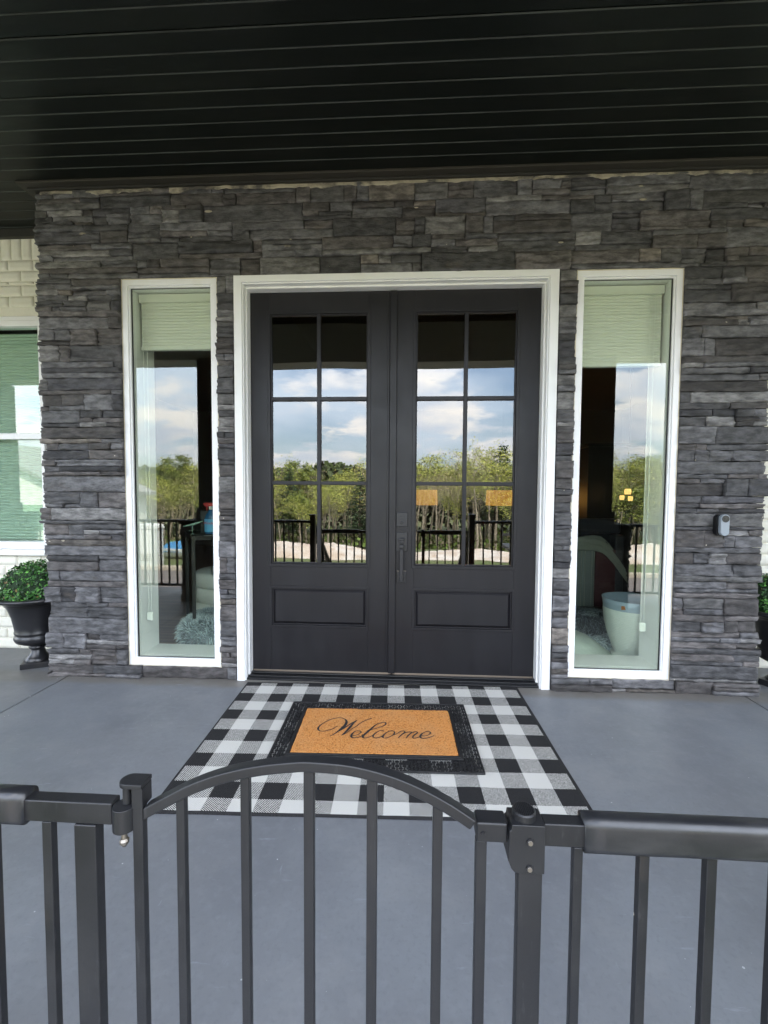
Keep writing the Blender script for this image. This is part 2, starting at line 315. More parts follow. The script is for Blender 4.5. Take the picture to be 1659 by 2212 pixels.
# ---------- ledge stone ----------
def stones(mb, tint, s0, s1, z0, z1, jit0=0., jit1=0., holes=(), fmap=None, seed=1, minlen=.20, maxlen=.66, single=False, thin=1.0):
    R = random.Random(seed)
    def stone(a, b, c, d, dep, col, ja=0, jb=0):
        a += .0012; b -= .0012; c += .001; d -= .001
        if b-a < .012 or d-c < .006: return
        nx = max(2, int((b-a)/.016)); nz = max(2, int((d-c)/.0085)); sd = R.uniform(0, 99)
        tiltx, tiltz = R.uniform(-.010, .010), R.uniform(-.006, .010); base = len(mb.v)
        rough_ = R.uniform(.003, .0085); led = R.random()
        ea, eb = min(.2, .0022/(b-a)), min(.2, .0018/(d-c)); nx += 2; nz += 2
        U = [0]+[ea+(1-2*ea)*k/(nx-2) for k in range(nx-1)]+[1]; V = [0]+[eb+(1-2*eb)*k/(nz-2) for k in range(nz-1)]+[1]
        for j in range(nz+1):
            v = V[j]
            for i in range(nx+1):
                u = U[i]; S = a+(b-a)*u; Z = c+(d-c)*v
                e = min(min(u, 1-u)*(b-a), min(v, 1-v)*(d-c))
                rd = max(0., 1-e/.0022)*.0045+max(0., 1-e/.009)*.0018
                y = dep + tiltx*(u-.5)+tiltz*(v-.5) - rd
                y += rough_*fbm(S*9+sd, Z*38, sd, 4) + .0022*vnoise(S*42, Z*90, sd)
                if led > .62: y += .0085*(1 if vnoise(S*4+sd, Z*60, 3+sd) > .05 else -.3)
                if j in (0, 1, nz-1, nz): Z += .0042*vnoise(S*20+sd, v*7, 1.5)+.0016*vnoise(S*80, sd, v)
                if i in (0, 1, nx-1, nx): S += .0026*vnoise(Z*55+sd, u*5, 2.5)
                if i == 0 and ja: S += ja*.010*vnoise(Z*70, sd, 7)
                if i == nx and jb: S += jb*.010*vnoise(Z*70, sd, 9)
                wr = 1+.8*max(0, 1-e/.005)*max(0, .35+vnoise(S*14+sd, Z*14, 5)); mb.v.append(fmap(S, y, Z)); tint.append((col[0]*wr, col[1]*wr, col[2]*wr, 1))
        idx = lambda i, j: base+j*(nx+1)+i
        for j in range(nz):
            for i in range(nx): mb.f.append((idx(i, j), idx(i+1, j), idx(i+1, j+1), idx(i, j+1))); mb.mi.append(0)
        # skirt back into the wall
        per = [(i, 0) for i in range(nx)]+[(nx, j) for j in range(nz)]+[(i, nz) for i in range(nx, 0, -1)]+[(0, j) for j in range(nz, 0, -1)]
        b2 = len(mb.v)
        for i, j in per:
            u, v = U[i], V[j]; mb.v.append(fmap(a+(b-a)*u, -.004, c+(d-c)*v)); tint.append((.012, .0115, .011, 1))  # sides tinted mortar-dark, painting the shade of the crevices into the colour
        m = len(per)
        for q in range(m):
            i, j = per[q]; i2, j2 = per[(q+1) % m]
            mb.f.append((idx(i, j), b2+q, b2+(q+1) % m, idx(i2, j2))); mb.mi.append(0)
    def colr():
        t = R.random(); L = R.uniform(.58, 1.75)*1.16
        if t < .50: c = (.058, .0568, .0590)
        elif t < .78: c = (.052, .047, .0455)
        elif t < .90: c = (.088, .085, .083)
        elif t < .93: c = (.074, .065, .057)
        else: c = (.034, .033, .036)
        return (c[0]*L, c[1]*L, c[2]*L, 1)
    # courses aligned with the heads and sills of the openings
    cuts = [z0]
    brk = [z for z in (.077, 2.542) if z0 < z < z1]+[z1]
    for b_ in brk:
        n = max(1, round((b_-cuts[-1])/.1027)); st_ = (b_-cuts[-1])/n; base = cuts[-1]
        cuts += [base+st_*(i+1) for i in range(n)]
    for za, zb in zip(cuts[:-1], cuts[1:]):
        segs = [(s0+R.uniform(-jit0, jit0*.5), s1+R.uniform(-jit1*.5, jit1))]
        for (hx0, hx1, hz0, hz1) in holes:
            if za < hz1-.02 and zb > hz0+.02:
                ns = []
                for a, b in segs:
                    if hx0 < b and hx1 > a:
                        if hx0 > a: ns.append((a, hx0))
                        if hx1 < b: ns.append((hx1, b))
                    else: ns.append((a, b))
                segs = ns
        for a, b in segs:
            x = a
            while x < b-.001:
                L = R.uniform(minlen, maxlen)
                if b-x-L < minlen*.8: L = b-x
                e = x+L
                t = R.random()
                if single: rows = [0, 1] if t < .55 else [0, R.uniform(.35, .65), 1]
                elif t < (.42 if za > 2.5 else .24): rows = [0, 1]
                elif t < (.88 if za > 2.5 else .72): q = R.choice((R.uniform(.2, .38), R.uniform(.55, .75))); rows = [0, q, 1]
                else: q = R.uniform(.22, .38); rows = [0, q, q+R.uniform(.25, .38), 1]
                gd = R.uniform(-.011, .012)
                for ra, rb in zip(rows[:-1], rows[1:]):
                    xx = x; hh = (rb-ra)*(zb-za)
                    endj0 = R.uniform(-1, .6)*jit0*.8 if abs(x-a) < 1e-6 else 0
                    endj1 = R.uniform(-.6, 1)*jit1*.8 if abs(e-b) < 1e-6 else 0
                    xx += endj0
                    while xx < e-.001:
                        l2 = R.uniform(.5, 1.2)*L if R.random() < .72 else R.uniform(.06, .16)
                        if e-xx-l2 < .05: l2 = e-xx
                        xe = xx+l2
                        last = xe >= e-.001
                        if last: xe = e+endj1
                        dep = .030+gd+R.uniform(-.008, .010)+(.010 if (hh < .03 and R.random() < .5) else 0)
                        stone(max(xx, a+.005) if not(jit0 and abs(a-segs[0][0]) < 1e-6) else xx, min(xe, b-.005) if not(jit1 and abs(b-segs[-1][1]) < 1e-6) else xe, za+ra*(zb-za), za+rb*(zb-za), dep, colr(), 1. if jit0 and xx < s0+.06 else 0, 1. if jit1 and xe > s1-.06 else 0)
                        if last: break
                        xx = xe
                x = e
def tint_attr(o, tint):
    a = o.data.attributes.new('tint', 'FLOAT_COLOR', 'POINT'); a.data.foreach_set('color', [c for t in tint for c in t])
WL = (-1.559, -.952); WR = (1.245, 1.851); WT, WB = 2.538, .080; CX = (-.837, 1.134); CT = 2.543
sw = thing('stone_wall', (0.11, 0, 0), 'dark grey stacked ledgestone wall around the black double door', 'wall')
mb = MB(); tn = []
stones(mb, tn, -2.088, 2.352, .0, 3.076, .020, .016, ((WL[0], WL[1], WB, WT), (WR[0], WR[1], WB, WT), (CX[0], CX[1], -.01, CT)), lambda s, y, z: (s, -y, z+.0035*vnoise(s*2.2, z*3.1, 7)), 11)
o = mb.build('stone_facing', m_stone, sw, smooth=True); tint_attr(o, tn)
mb = MB(); tn = []
stones(mb, tn, .0, .44, .0, 3.076, .0, .0, (), lambda s, y, z: (-2.075-y, s, z), 12)
stones(mb, tn, -.44, .0, .0, 3.076, .0, .0, (), lambda s, y, z: (2.305+y, -s, z), 13)
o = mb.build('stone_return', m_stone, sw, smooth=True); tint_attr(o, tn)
bk = MB()
for a, b_, c_, d_ in ((-2.078, WL[0], 0, 3.08), (WL[1], CX[0], 0, 3.08), (CX[1], WR[0], 0, 3.08), (WR[1], 2.308, 0, 3.08), (WL[0], WL[1], 0, WB), (WL[0], WL[1], WT, 3.08), (WR[0], WR[1], 0, WB), (WR[0], WR[1], WT, 3.08), (CX[0], CX[1], CT, 3.08)):
    bk.box(a, b_, .003, .12, c_, d_)
bk.box(-2.078, -2.07, .12, .44, 0, 3.08); bk.box(2.30, 2.308, .12, .44, 0, 3.08)
bk.build('mortar_backing', m_mortar, sw)
# crumbs of pale mortar squeezed out along the top course
mc = MB(); vs = []; fs = []; n = 520
for k in range(n+1):
    x = -2.06+4.36*k/n; h = max(0, .004+.020*fbm(x*4.5, 2.2, 1, 4)+.008*vnoise(x*30, 1, 1)); dp = .034+.010*max(0, vnoise(x*12, 4, 2)); vs += [(x, -dp, 3.0765), (x, -dp-.004, 3.060-h*.5), (x, -dp+.002, 3.058-h)]
mc.add(vs, [f for k in range(n) for f in ((3*k, 3*k+1, 3*k+4, 3*k+3), (3*k+1, 3*k+2, 3*k+5, 3*k+4))])
for i in range(16):
    x = rng.uniform(-1.9, 2.2); z = rng.uniform(2.6, 3.0); w_ = rng.uniform(.012, .05); mc.lathe([(0, 0), (w_*.5, .002), (w_*.3, .006), (0, .008)], 9, (0, 0, 0)); m_ = 36
    mc.v[-m_:] = [(x+p[0], -.036-p[2], z+p[1]*.35+.3*p[0]*vnoise(i, 3, 3)) for p in mc.v[-m_:]]
mc.build('mortar_crumbs', Mat('pale_mortar', (.36, .32, .24), .95).vary((.07, .065, .06), 9, .42, .6, .95, (1, 1, 1)).bump(60, .004, .6), sw)

# ---------- white painted brick wings ----------
def bricks(mb, x0, x1, z0, z1, hole=None, seed=3, Y=.43):
    R = random.Random(seed)
    def brick(a, b, c, d):
        if hole:
            if a < hole[1] and b > hole[0] and c < hole[3]-.005 and d > hole[2]+.005:
                if a < hole[0]-.02: b = hole[0]
                elif b > hole[1]+.02: a = hole[1]
                else: return
        a = max(a, x0); b = min(b, x1)
        if b-a < .015: return
        g = .0030; dep = R.uniform(.010, .012); sd = R.uniform(0, 50); nx = max(2, int((b-a)/.02))+2; nz = max(2, int((d-c)/.02))+2; base = len(mb.v)
        ea, eb = .0035/(b-a), .0035/(d-c); U = [0]+[ea+(1-2*ea)*k/(nx-2) for k in range(nx-1)]+[1]; V = [0]+[eb+(1-2*eb)*k/(nz-2) for k in range(nz-1)]+[1]
        for j in range(nz+1):
            for i in range(nx+1):
                u, v = U[i], V[j]; e = min(min(u, 1-u)*(b-a), min(v, 1-v)*(d-c))
                yy = dep-.010*max(0, 1-e/.0034)+.0014*vnoise(u*6+sd, v*5, sd)
                xx = a+g+(b-a-2*g)*u+.001*vnoise(v*9, sd, u*9); z_ = c+g+(d-c-2*g)*v+.0012*vnoise(u*8, sd, v*9)
                mb.v.append((xx, Y-yy, z_))
        ix = lambda i, j: base+j*(nx+1)+i
        for j in range(nz):
            for i in range(nx): mb.f.append((ix(i, j), ix(i+1, j), ix(i+1, j+1), ix(i, j+1))); mb.mi.append(0)
    z = z0; r = 0
    rows = []
    while z < 2.70-.04: rows.append((z, z+.08, 0)); z += .08
    z = rows[-1][1]; rows += [(z, 2.745, 0), (2.745, 2.823, 0), (2.823, 2.90, 0)]
    for a, b, _ in rows:
        x = x0-.195*((r % 2)*.5)-.03
        while x < x1: brick(x, x+.195, a, b); x += .195
        r += 1
    x = x0
    while x < x1: brick(x, x+.079, 2.90, 3.08); x += .079
def side_window(prefix, x0, x1, zt, zb, Y, label, flip):
    t = thing('sash_window', ((x0+x1)/2, Y, zb), label, 'window')
    f = MB(); f.ring((x0-.045, x1+.045, zb-.055, zt+.075), (x0, x1, zb, zt), Y-.022, Y+.05); f.ring((x0-.028, x1+.028, zb-.03, zt+.04), (x0+.001, x1-.001, zb+.001, zt-.001), Y-.034, Y-.0221)
    f.build('frame', m_vinyl, t, bevel=.003)
    MB().box(x0-.08, x1+.03, Y-.06, Y-.003, zb-.10, zb-.0555).build('sill', m_trimw, t, bevel=.006)
    zm = (1.615)
    MB().box(x0+.002, x1-.002, Y-.012, Y+.03, zm-.022, zm+.022).build('meeting_rail', m_vinyl, t, bevel=.003)
    MB().box(x0, x1, Y+.012, Y+.016, zm+.022, zt).build('pane', m_gbrick, t); MB().box(x0, x1, Y+.026, Y+.030, zb, zm-.022).build('pane', m_gbrick, t)
    sh = MB(); z = zt-.01; n = 0
    while z > zb+.01: sh.add([(x0+.01, Y+.10, z), (x1-.01, Y+.10, z), (x1-.01, Y+.088, z-.012), (x0+.01, Y+.088, z-.012), (x1-.01, Y+.10, z-.024), (x0+.01, Y+.10, z-.024)], [(0, 3, 2, 1), (3, 5, 4, 2)]); z -= .024
    sh.build('cellular_shade', m_shade, t)
m_shade = Mat('shade_fabric', (.72, .72, .68), .8).bump(90, .0003, .12)
def brick_wall(x0, x1, hx, seed, label, wl):
    t = thing('brick_wall', ((x0+x1)/2, .43, 0), label, 'wall')
    mb = MB(); bricks(mb, x0, x1, 0, 3.1, (hx[0], hx[1], .77, 2.49), seed); mb.build('brick_facing', m_brick, t, smooth=True)
    b = MB(); Y = .4285
    b.box(x0, hx[0], Y, .6, 0, 3.07); b.box(hx[1], x1, Y, .6, 0, 3.07); b.box(hx[0], hx[1], Y, .6, 0, .77); b.box(hx[0], hx[1], Y, .6, 2.49, 3.07)
    b.build('mortar', m_brick, t)
    side_window('', hx[0]+.045, hx[1]-.045, 2.415, .825, .43, wl, False)
brick_wall(-5.6, -2.06, (-4.0, -2.425), 21, 'white painted brick wall left of the dark stone entry', 'white framed sash window in the left brick wall with its green-tinted shade drawn')
brick_wall(2.31, 6.2, (2.80, 4.4), 22, 'white painted brick wall right of the dark stone entry', 'white framed sash window in the right brick wall')
MB().box(PX0, -2.06, .385, .4185, 3.045, CZ-.001).build('cornice_board', m_frieze); bpy.data.objects['cornice_board'].name = 'cornice_board'
tag(bpy.data.objects['cornice_board'], 'black cornice board above the left white brick wall', 'trim board')
o = MB().box(2.51, PX1, .385, .4185, 3.045, CZ-.001).build('cornice_board', m_frieze); tag(o, 'black cornice board above the right white brick wall', 'trim board')
# ================= DOUBLE DOOR =================
DY = .08; DT = 2.479; DB = .033
dd = thing('double_door', (.148, DY, 0), 'black double entry door with six-lite glass in each leaf and white casing', 'door')
ca = MB()
def casing(b, x0, x1, xi0, xi1, zt, zi, y0, y1):   # three-sided frame, mitred
    vs = [(x, y, z) for y in (y0, y1) for x, z in ((x0, 0), (xi0, 0), (xi0, zi), (x0, zt), (x1, zt), (xi1, zi), (xi1, 0), (x1, 0))]
    fs = []
    for A in ((0, 1, 2, 3), (3, 2, 5, 4), (4, 5, 6, 7)): fs += [A, tuple(i+8 for i in reversed(A))]
    for i, j in ((1, 2), (2, 5), (5, 6), (3, 0), (4, 3), (7, 4), (0, 1), (6, 7)): fs.append((j, i, i+8, j+8))
    b.add(vs, fs)
casing(ca, CX[0], CX[1], CX[0]+.050, CX[1]-.052, CT, CT-.040, -.030, .08)
casing(ca, CX[0]+.0502, CX[1]-.0522, CX[0]+.057, CX[1]-.060, CT-.0402, CT-.048, -.018, .08)
casing(ca, CX[0]+.0572, CX[1]-.0602, CX[0]+.065, CX[1]-.0705, CT-.0482, DT+.004, .022, .085)
ca.build('casing', m_trimw, dd, bevel=.0018)
LX = ((-.770, .149), (.153, 1.062))
def leaf(x0, x1, g0, g1, label, handle):
    m = MB(); y0, y1 = DY, DY+.045; GT, GB = 2.352, .738; PT, PB = .590, .330
    m.box(x0, g0, y0, y1, DB, DT); m.box(g1, x1, y0, y1, DB, DT)
    m.box(g0, g1, y0+.0005, y1, GT, DT); m.box(g0, g1, y0+.0005, y1, PT, GB); m.box(g0, g1, y0+.0005, y1, DB, PB)
    L = m.build('door_leaf', m_door, dd, bevel=.0016)
    L['label'] = label
    f = MB()   # glazing bead and grille
    f.ring((g0-.014, g1+.014, GB-.014, GT+.014), (g0+.006, g1-.006, GB+.006, GT-.006), y0-.006, y0+.012)
    f.ring((g0+.0062, g1-.0062, GB+.0062, GT-.0062), (g0+.014, g1-.014, GB+.014, GT-.014), y0+.002, y0+.016)
    xm = (g0+g1)/2; w = .012
    f.box(xm-w, xm+w, y0-.002, y0+.016, GB+.0142, GT-.0142)
    for z in (1.272, 1.812):
        f.box(g0+.0142, xm-w-.0002, y0-.0015, y0+.016, z-w, z+w); f.box(xm+w+.0002, g1-.0142, y0-.0015, y0+.016, z-w, z+w)
    f.build('grille', m_door, L, bevel=.002)
    zs = [GB+.014, 1.272, 1.812, GT-.014]
    for i in range(3):
        for a, b in ((g0+.012, xm), (xm, g1-.012)):
            p = MB().box(a, b, y0+.017, y0+.021, zs[i]+.001, zs[i+1]-.001).build('pane', m_gdoor, L)
    pn = MB(); pn.ring((g0-.008, g1+.008, PB-.008, PT+.008), (g0+.008, g1-.008, PB+.008, PT-.008), y0-.005, y0+.016)
    pn.ring((g0+.0082, g1-.0082, PB+.0082, PT-.0082), (g0+.017, g1-.017, PB+.017, PT-.017), y0+.004, y0+.02)
    pn.build('panel_moulding', m_door, L, bevel=.002)
    b = MB(); X0, X1, Z0, Z1 = g0+.0172, g1-.0172, PB+.0172, PT-.0172; c = .014
    b.add([(X0, y0+.014, Z0), (X1, y0+.014, Z0), (X1, y0+.014, Z1), (X0, y0+.014, Z1), (X0+c, y0+.003, Z0+c), (X1-c, y0+.003, Z0+c), (X1-c, y0+.003, Z1-c), (X0+c, y0+.003, Z1-c)],
          [(0, 1, 5, 4), (1, 2, 6, 5), (2, 3, 7, 6), (3, 0, 4, 7), (4, 5, 6, 7)])
    b.build('raised_panel', m_door, L)
    MB().box(x0+.004, x1-.004, y0-.003, y0+.02, DB-.004, DB+.003).build('door_sweep', m_bronze, L)
    return L
LL = leaf(LX[0][0], LX[0][1], -.648, -.008, 'left door leaf with a flat astragal on its right edge', False)
RL = leaf(LX[1][0], LX[1][1], .288, .925, 'right door leaf carrying the deadbolt and pull handle', True)
a = MB(); a.box(.128, .172, DY-.022, DY-.0005, DB+.006, DT-.004); a.box(.112, .1275, DY-.008, DY-.0005, DB+.006, DT-.006); a.build('astragal', m_door, LL, bevel=.005, seg=3)
# hardware
hx = .211; y = DY
h = MB(); h.box(hx-.036, hx+.036, y-.012, y-.0005, .995, 1.088); D_ = h.build('deadbolt_plate', m_hard, RL, bevel=.003)
k = MB(); k.tube([(hx, y-.0125, 1.024), (hx, y-.020, 1.024)], .010, 20); k.tube([(hx, y-.0201, 1.024), (hx, y-.0222, 1.024)], .0065, 16); k.box(hx-.012, hx+.012, y-.0140, y-.0122, 1.062, 1.0645); k.build('lock_cylinder', m_hard, RL, bevel=.0008)
h = MB(); h.box(hx-.036, hx+.036, y-.012, y-.0005, .838, .960); h.box(hx-.030, hx+.030, y-.008, y-.0005, .630, .712)
h.build('handle_plate', m_hard, RL, bevel=.003)
h = MB(); h.tube([(hx, y-.012, .905), (hx, y-.04, .905)], .014, 18); h.box(hx-.018, hx+.018, y-.044, y-.020, .910, .922)
h.box(hx-.014, hx+.014, y-.050, y-.0122, .858, .882); h.box(hx-.011, hx+.011, y-.066, y-.048, .650, .8578)
h.box(hx-.013, hx+.013, y-.050, y-.0082, .654, .680)
h.build('pull_handle', m_hard, RL, bevel=.003)
h = MB(); h.box(hx-.030, hx-.014, y-.0105, y-.0083, .7075, .7105); h.box(hx+.014, hx+.030, y-.0105, y-.0083, .7075, .7105); h.build('worn_edge', m_screw, RL)
th = MB(); th.box(-.80, 1.10, .012, .15, .0005, .022); th.box(-.785, 1.085, .045, .15, .0222, .030); th.box(-.80, 1.10, -.012, .0115, .0005, .012); t_ = th.build('threshold', m_thresh, dd, bevel=.003)

# ================= SIDE LIGHTS =================
m_cord = Mat('white_cord', (.75, .76, .72), .6)
def sidelight(x0, x1, shz, label, cordx, refl):
    t = thing('sidelight_window', ((x0+x1)/2, 0, WB), label, 'window', 'tall sidelight windows beside the door')
    f = MB(); w = .044
    f.ring((x0, x1, WB, WT), (x0+.034, x1-.034, WB+.036, WT-.036), -.012, .06)
    f.ring((x0+.0342, x1-.0342, WB+.0362, WT-.0362), (x0+w, x1-w, WB+w+.002, WT-w-.002), -.003, .06)
    f.build('frame', m_vinyl, t, bevel=.003)
    c = MB(); c.ring((x0-.006, x1+.006, WB-.006, WT+.006), (x0+.0005, x1-.0005, WB+.0005, WT-.0005), -.0105, .02); 
    c.build('caulk_line', m_caulk, t)
    g = MB(); g.ring((x0+w-.003, x1-w+.003, WB+w-.003, WT-w+.003), (x0+w+.0035, x1-w-.0035, WB+w+.0035, WT-w-.0035), .010, .022); g.build('gasket', m_thresh, t)
    MB().box(x0+w, x1-w, .024, .028, WB+w, WT-w).build('pane', m_gwin, t)
    r = MB(); r.ring((x0+.01, x1-.01, WB+.012, WT-.012), (x0+w-.001, x1-w+.001, WB+.046, WT-w), .0605, .26); r.build('reveal', m_trimw, t)
    s = MB(); X0, X1 = x0+w+.012, x1-w-.012; z = WT-w-.055; st_ = .019
    while z-st_ > shz:
        s.add([(X0, .105, z), (X1, .105, z), (X1, .1005, z-st_/2), (X0, .1005, z-st_/2), (X1, .105, z-st_), (X0, .105, z-st_)], [(0, 3, 2, 1), (3, 5, 4, 2)]); z -= st_
    s.box(X0, X1, .09, .125, z-.018, z); s.box(X0-.006, X1+.006, .085, .13, WT-w-.056, WT-w-.006)
    s.build('cellular_shade', m_shade, t)
    q = MB()
    for dx in (-.009, .009): q.tube([(cordx+dx*1.6, .088, WT-w-.05), (cordx+dx, .088, .40)], .0016, 6)
    q.build('shade_cord', m_cord, t); q = MB(); q.box(cordx-.020, cordx+.020, .078, .098, .345, .40); q.build('cord_tensioner', m_cord, t, bevel=.006)
    return t
sidelight(*WL, 2.150, 'tall white framed window left of the double door, side table and bed behind it', WL[0]+.085, 1)
sidelight(*WR, 2.015, 'tall white framed window right of the double door, planter and armchair behind it', WR[1]-.115, 1)

# ================= DOORBELL =================
db = thing('doorbell_camera', (2.095, -.045, 1.035), 'light grey pill-shaped video doorbell on the stone right of the right window', 'doorbell')
def pill(cx, cz, hw, hh, y0, y1, n=14, taper=1.0):
    p = [(cx+hw*cos(a), cz+(hh-hw)+hw*sin(a)) for a in [pi*k/n for k in range(n+1)]]+[(cx-hw*cos(a), cz-(hh-hw)-hw*sin(a)) for a in [pi*k/n for k in range(n+1)]]
    return MB().prism(p, y0, y1)
m_db = Mat('doorbell_grey', (.24, .27, .30), .4)
pill(2.088, 1.035, .025, .064, -.066, -.034).build('back_plate', m_thresh, db)
pill(2.096, 1.037, .0245, .063, -.090, -.0662).build('body', m_db, db, bevel=.003, seg=3)
b = MB(); b.tube([(2.096, -.0902, 1.074), (2.096, -.0925, 1.074)], .0205, 28); b.build('camera_disc', Mat('smoke_plastic', (.03, .03, .033), .25), db)
b = MB(); b.tube([(2.096, -.0926, 1.074), (2.096, -.0945, 1.074)], .007, 20); b.build('lens', m_thresh, db)

# ================= RUG AND MAT =================
RA = .030
rug = None
def rugmat():
    s = Mat('check_weave', (.02, .02, .02), .92, 0, .2); sp_ = s.n('ShaderNodeSeparateXYZ'); s.l(s.tc.outputs['Object'], sp_.inputs[0]); X, Y = sp_.outputs[0], sp_.outputs[1]
    wob = s.math('MULTIPLY', s.math('SUBTRACT', s.noise(150, 2), .5), .004)
    u = s.math('DIVIDE', s.math('ADD', s.math('ADD', X, .757+.0995), wob), .0995)
    v = s.math('DIVIDE', s.math('ADD', s.math('SUBTRACT', .5532+.1017, Y), wob), .1017)
    cu = s.math('FLOORED_MODULO', s.math('FLOOR', u), 2.); cv_ = s.math('FLOORED_MODULO', s.math('FLOOR', v), 2.)   # 0 black band, 1 white band
    # twill: diagonal threads, warp on top or weft on top
    tw = s.math('SINE', s.math('ADD', s.math('MULTIPLY', X, 620), s.math('MULTIPLY', Y, 800)))
    tw = s.math('ADD', tw, s.math('MULTIPLY', s.math('SUBTRACT', s.noise(210, 3), .5), 3.4))
    top = s.rng(tw, -.5, .5)
    warp = cu; weft = cv_
    m = s.n('ShaderNodeMix', data_type='FLOAT'); s.l(top, m.inputs[0]); s.l(warp, m.inputs[2]); s.l(weft, m.inputs[3])
    # binding: black at the outer border
    ex = s.math('GREATER_THAN', s.math('ABSOLUTE', s.math('ADD', X, .008)), .835); ey = s.math('GREATER_THAN', s.math('ABSOLUTE', s.math('SUBTRACT', Y, .030)), .566)
    inn = s.math('SUBTRACT', 1., s.math('MAXIMUM', ex, ey)); f = s.math('MULTIPLY', m.outputs[0], inn)
    fine = s.noise(300, 3, .6, (1, 5, 1)); bl = s.mix(s.rng(fine, .35, .7), (.010, .010, .011), (.042, .041, .042)); wh = s.mix(s.rng(fine, .3, .7), (.50, .49, .46), (.68, .67, .63))
    s.base(s.mix(f, bl, wh)); s.bump(v=tw, dist=.0006, strength=.4); s.bump(400, .001, .5); return s
rb = MB(); nx, ny = 120, 84; x0, x1, y0, y1 = -.852, .843, -.548, .606
for j in range(ny+1):
    for i in range(nx+1):
        u, v = i/nx, j/ny; x = x0+(x1-x0)*u; y = y0+(y1-y0)*v
        ed = min(u, 1-u, v, 1-v)
        z = .0065+.0018*fbm(x*3, y*3, 1, 2)+.0022*max(0, fbm(x*7, y*2, 5, 2))*(1 if ed > .01 else .5)
        x += .0035*vnoise(x*2, y*2.5, 2)*(1 if i in (0, nx) else .3); y += .003*vnoise(x*3, y*2, 8)
        rb.v.append((x, y, z))
ix = lambda i, j: j*(nx+1)+i
for j in range(ny):
    for i in range(nx): rb.f.append((ix(i, j), ix(i+1, j), ix(i+1, j+1), ix(i, j+1))); rb.mi.append(0)
per = [(i, 0) for i in range(nx)]+[(nx, j) for j in range(ny)]+[(i, ny) for i in range(nx, 0, -1)]+[(0, j) for j in range(ny, 0, -1)]
b2 = len(rb.v)
for i, j in per: p = rb.v[ix(i, j)]; rb.v.append((p[0], p[1], .0008))
for q in range(len(per)):
    i, j = per[q]; i2, j2 = per[(q+1) % len(per)]; rb.f.append((ix(i, j), b2+q, b2+(q+1) % len(per), ix(i2, j2))); rb.mi.append(0)
o = rb.build('area_rug', rugmat(), smooth=True, loc=(.113, -.64, 0)); o.rotation_euler = (0, 0, RA)
tag(o, 'black and white buffalo check rug lying before the double door', 'rug')

dm = thing('doormat', (.1, -.61, .011), 'black rubber tray mat with an orange coir centre reading Welcome', 'doormat'); dm.rotation_euler = (0, 0, RA)
def mbuild(m, name, mat, **k): return m.build(name, mat, dm, loc=(0, 0, 0), **k)
TX0, TX1, TY0, TY1 = -.485, .484, -.318, .305; IX, IYT, IYB = (-.392, .389), .222, -.202
t = MB()
def hring(b, o, i, z0, z1):
    O = [(o[0], o[2]), (o[1], o[2]), (o[1], o[3]), (o[0], o[3])]; I = [(i[0], i[2]), (i[1], i[2]), (i[1], i[3]), (i[0], i[3])]
    vs = [(x, y, z) for z in (z1, z0) for P in (O, I) for x, y in P]; fs = []
    for k in range(4):
        j = (k+1) % 4; fs += [(k, j, 4+j, 4+k), (8+k, 12+k, 12+j, 8+j), (k, 8+k, 8+j, j), (4+k, 4+j, 12+j, 12+k)]
    b.add(vs, fs)
hring(t, (TX0, TX1, TY0, TY1), (TX0+.008, TX1-.008, TY0+.008, TY1-.008), 0, .008)
hring(t, (IX[0]-.010, IX[1]+.010, IYB-.010, IYT+.010), (IX[0], IX[1], IYB, IYT), 0, .013)
hring(t, (IX[0]-.018, IX[1]+.018, IYB-.018, IYT+.018), (IX[0]-.0102, IX[1]+.0102, IYB-.0102, IYT+.0102), 0, .009)
t.box(IX[0], IX[1], IYB, IYT, .0, .003)
mbuild(t, 'rubber_rim', m_rubber, bevel=.0015)
# basket-weave lattice between rim and insert: short arched straps with gaps showing the rug
w = MB(); P = .0165
def strap(cx, cy, ln, wd, ang, z):
    n = 5; vs = []; c, s_ = cos(ang), sin(ang)
    for i in range(n+1):
        u = i/n-.5; h_ = z+.0035*cos(u*pi)
        for a in (-.5, .5):
            lx, ly = u*ln, a*wd; vs.append((cx+lx*c-ly*s_, cy+lx*s_+ly*c, h_))
    fs = [(2*i, 2*i+2, 2*i+3, 2*i+1) for i in range(n)]
    b0 = len(vs); vs += [(x, y, .0006) for x, y, _ in vs[:b0]]
    fs += [(2*i, 2*i+b0, 2*i+2+b0, 2*i+2) for i in range(n)]+[(2*i+1, 2*i+3, 2*i+3+b0, 2*i+1+b0) for i in range(n)]
    w.add(vs, fs)
j = 0; y = TY0+.012
while y < TY1-.008:
    i = 0; x = TX0+.012
    while x < TX1-.008:
        if not (IX[0]-.022 < x < IX[1]+.022 and IYB-.022 < y < IYT+.022):
            if (i+j) % 2: strap(x, y, P*1.10, P*.42, 0, .0035)
            else: strap(x, y, P*1.10, P*.42, pi/2, .0035)
            if vnoise(x*31, y*31, 1) > .24: w.add([(x-P*.55, y-P*.55, .0022), (x+P*.55, y-P*.55, .0022), (x+P*.55, y+P*.55, .0022), (x-P*.55, y+P*.55, .0022)], [(0, 1, 2, 3)])
        x += P; i += 1
    y += P; j += 1
mbuild(w, 'rubber_lattice', m_rubber, smooth=False)
m_coir = Mat('coir', (.57, .225, .060), .95, 0, .1).vary((.66, .34, .12), 170, .42, .62, .9).vary((.20, .075, .02), 130, .54, .66, .85).vary((.56, .30, .13), 6, .45, .7, .5).bump(240, .004, .9)
c = MB(); nx, ny = 210, 112
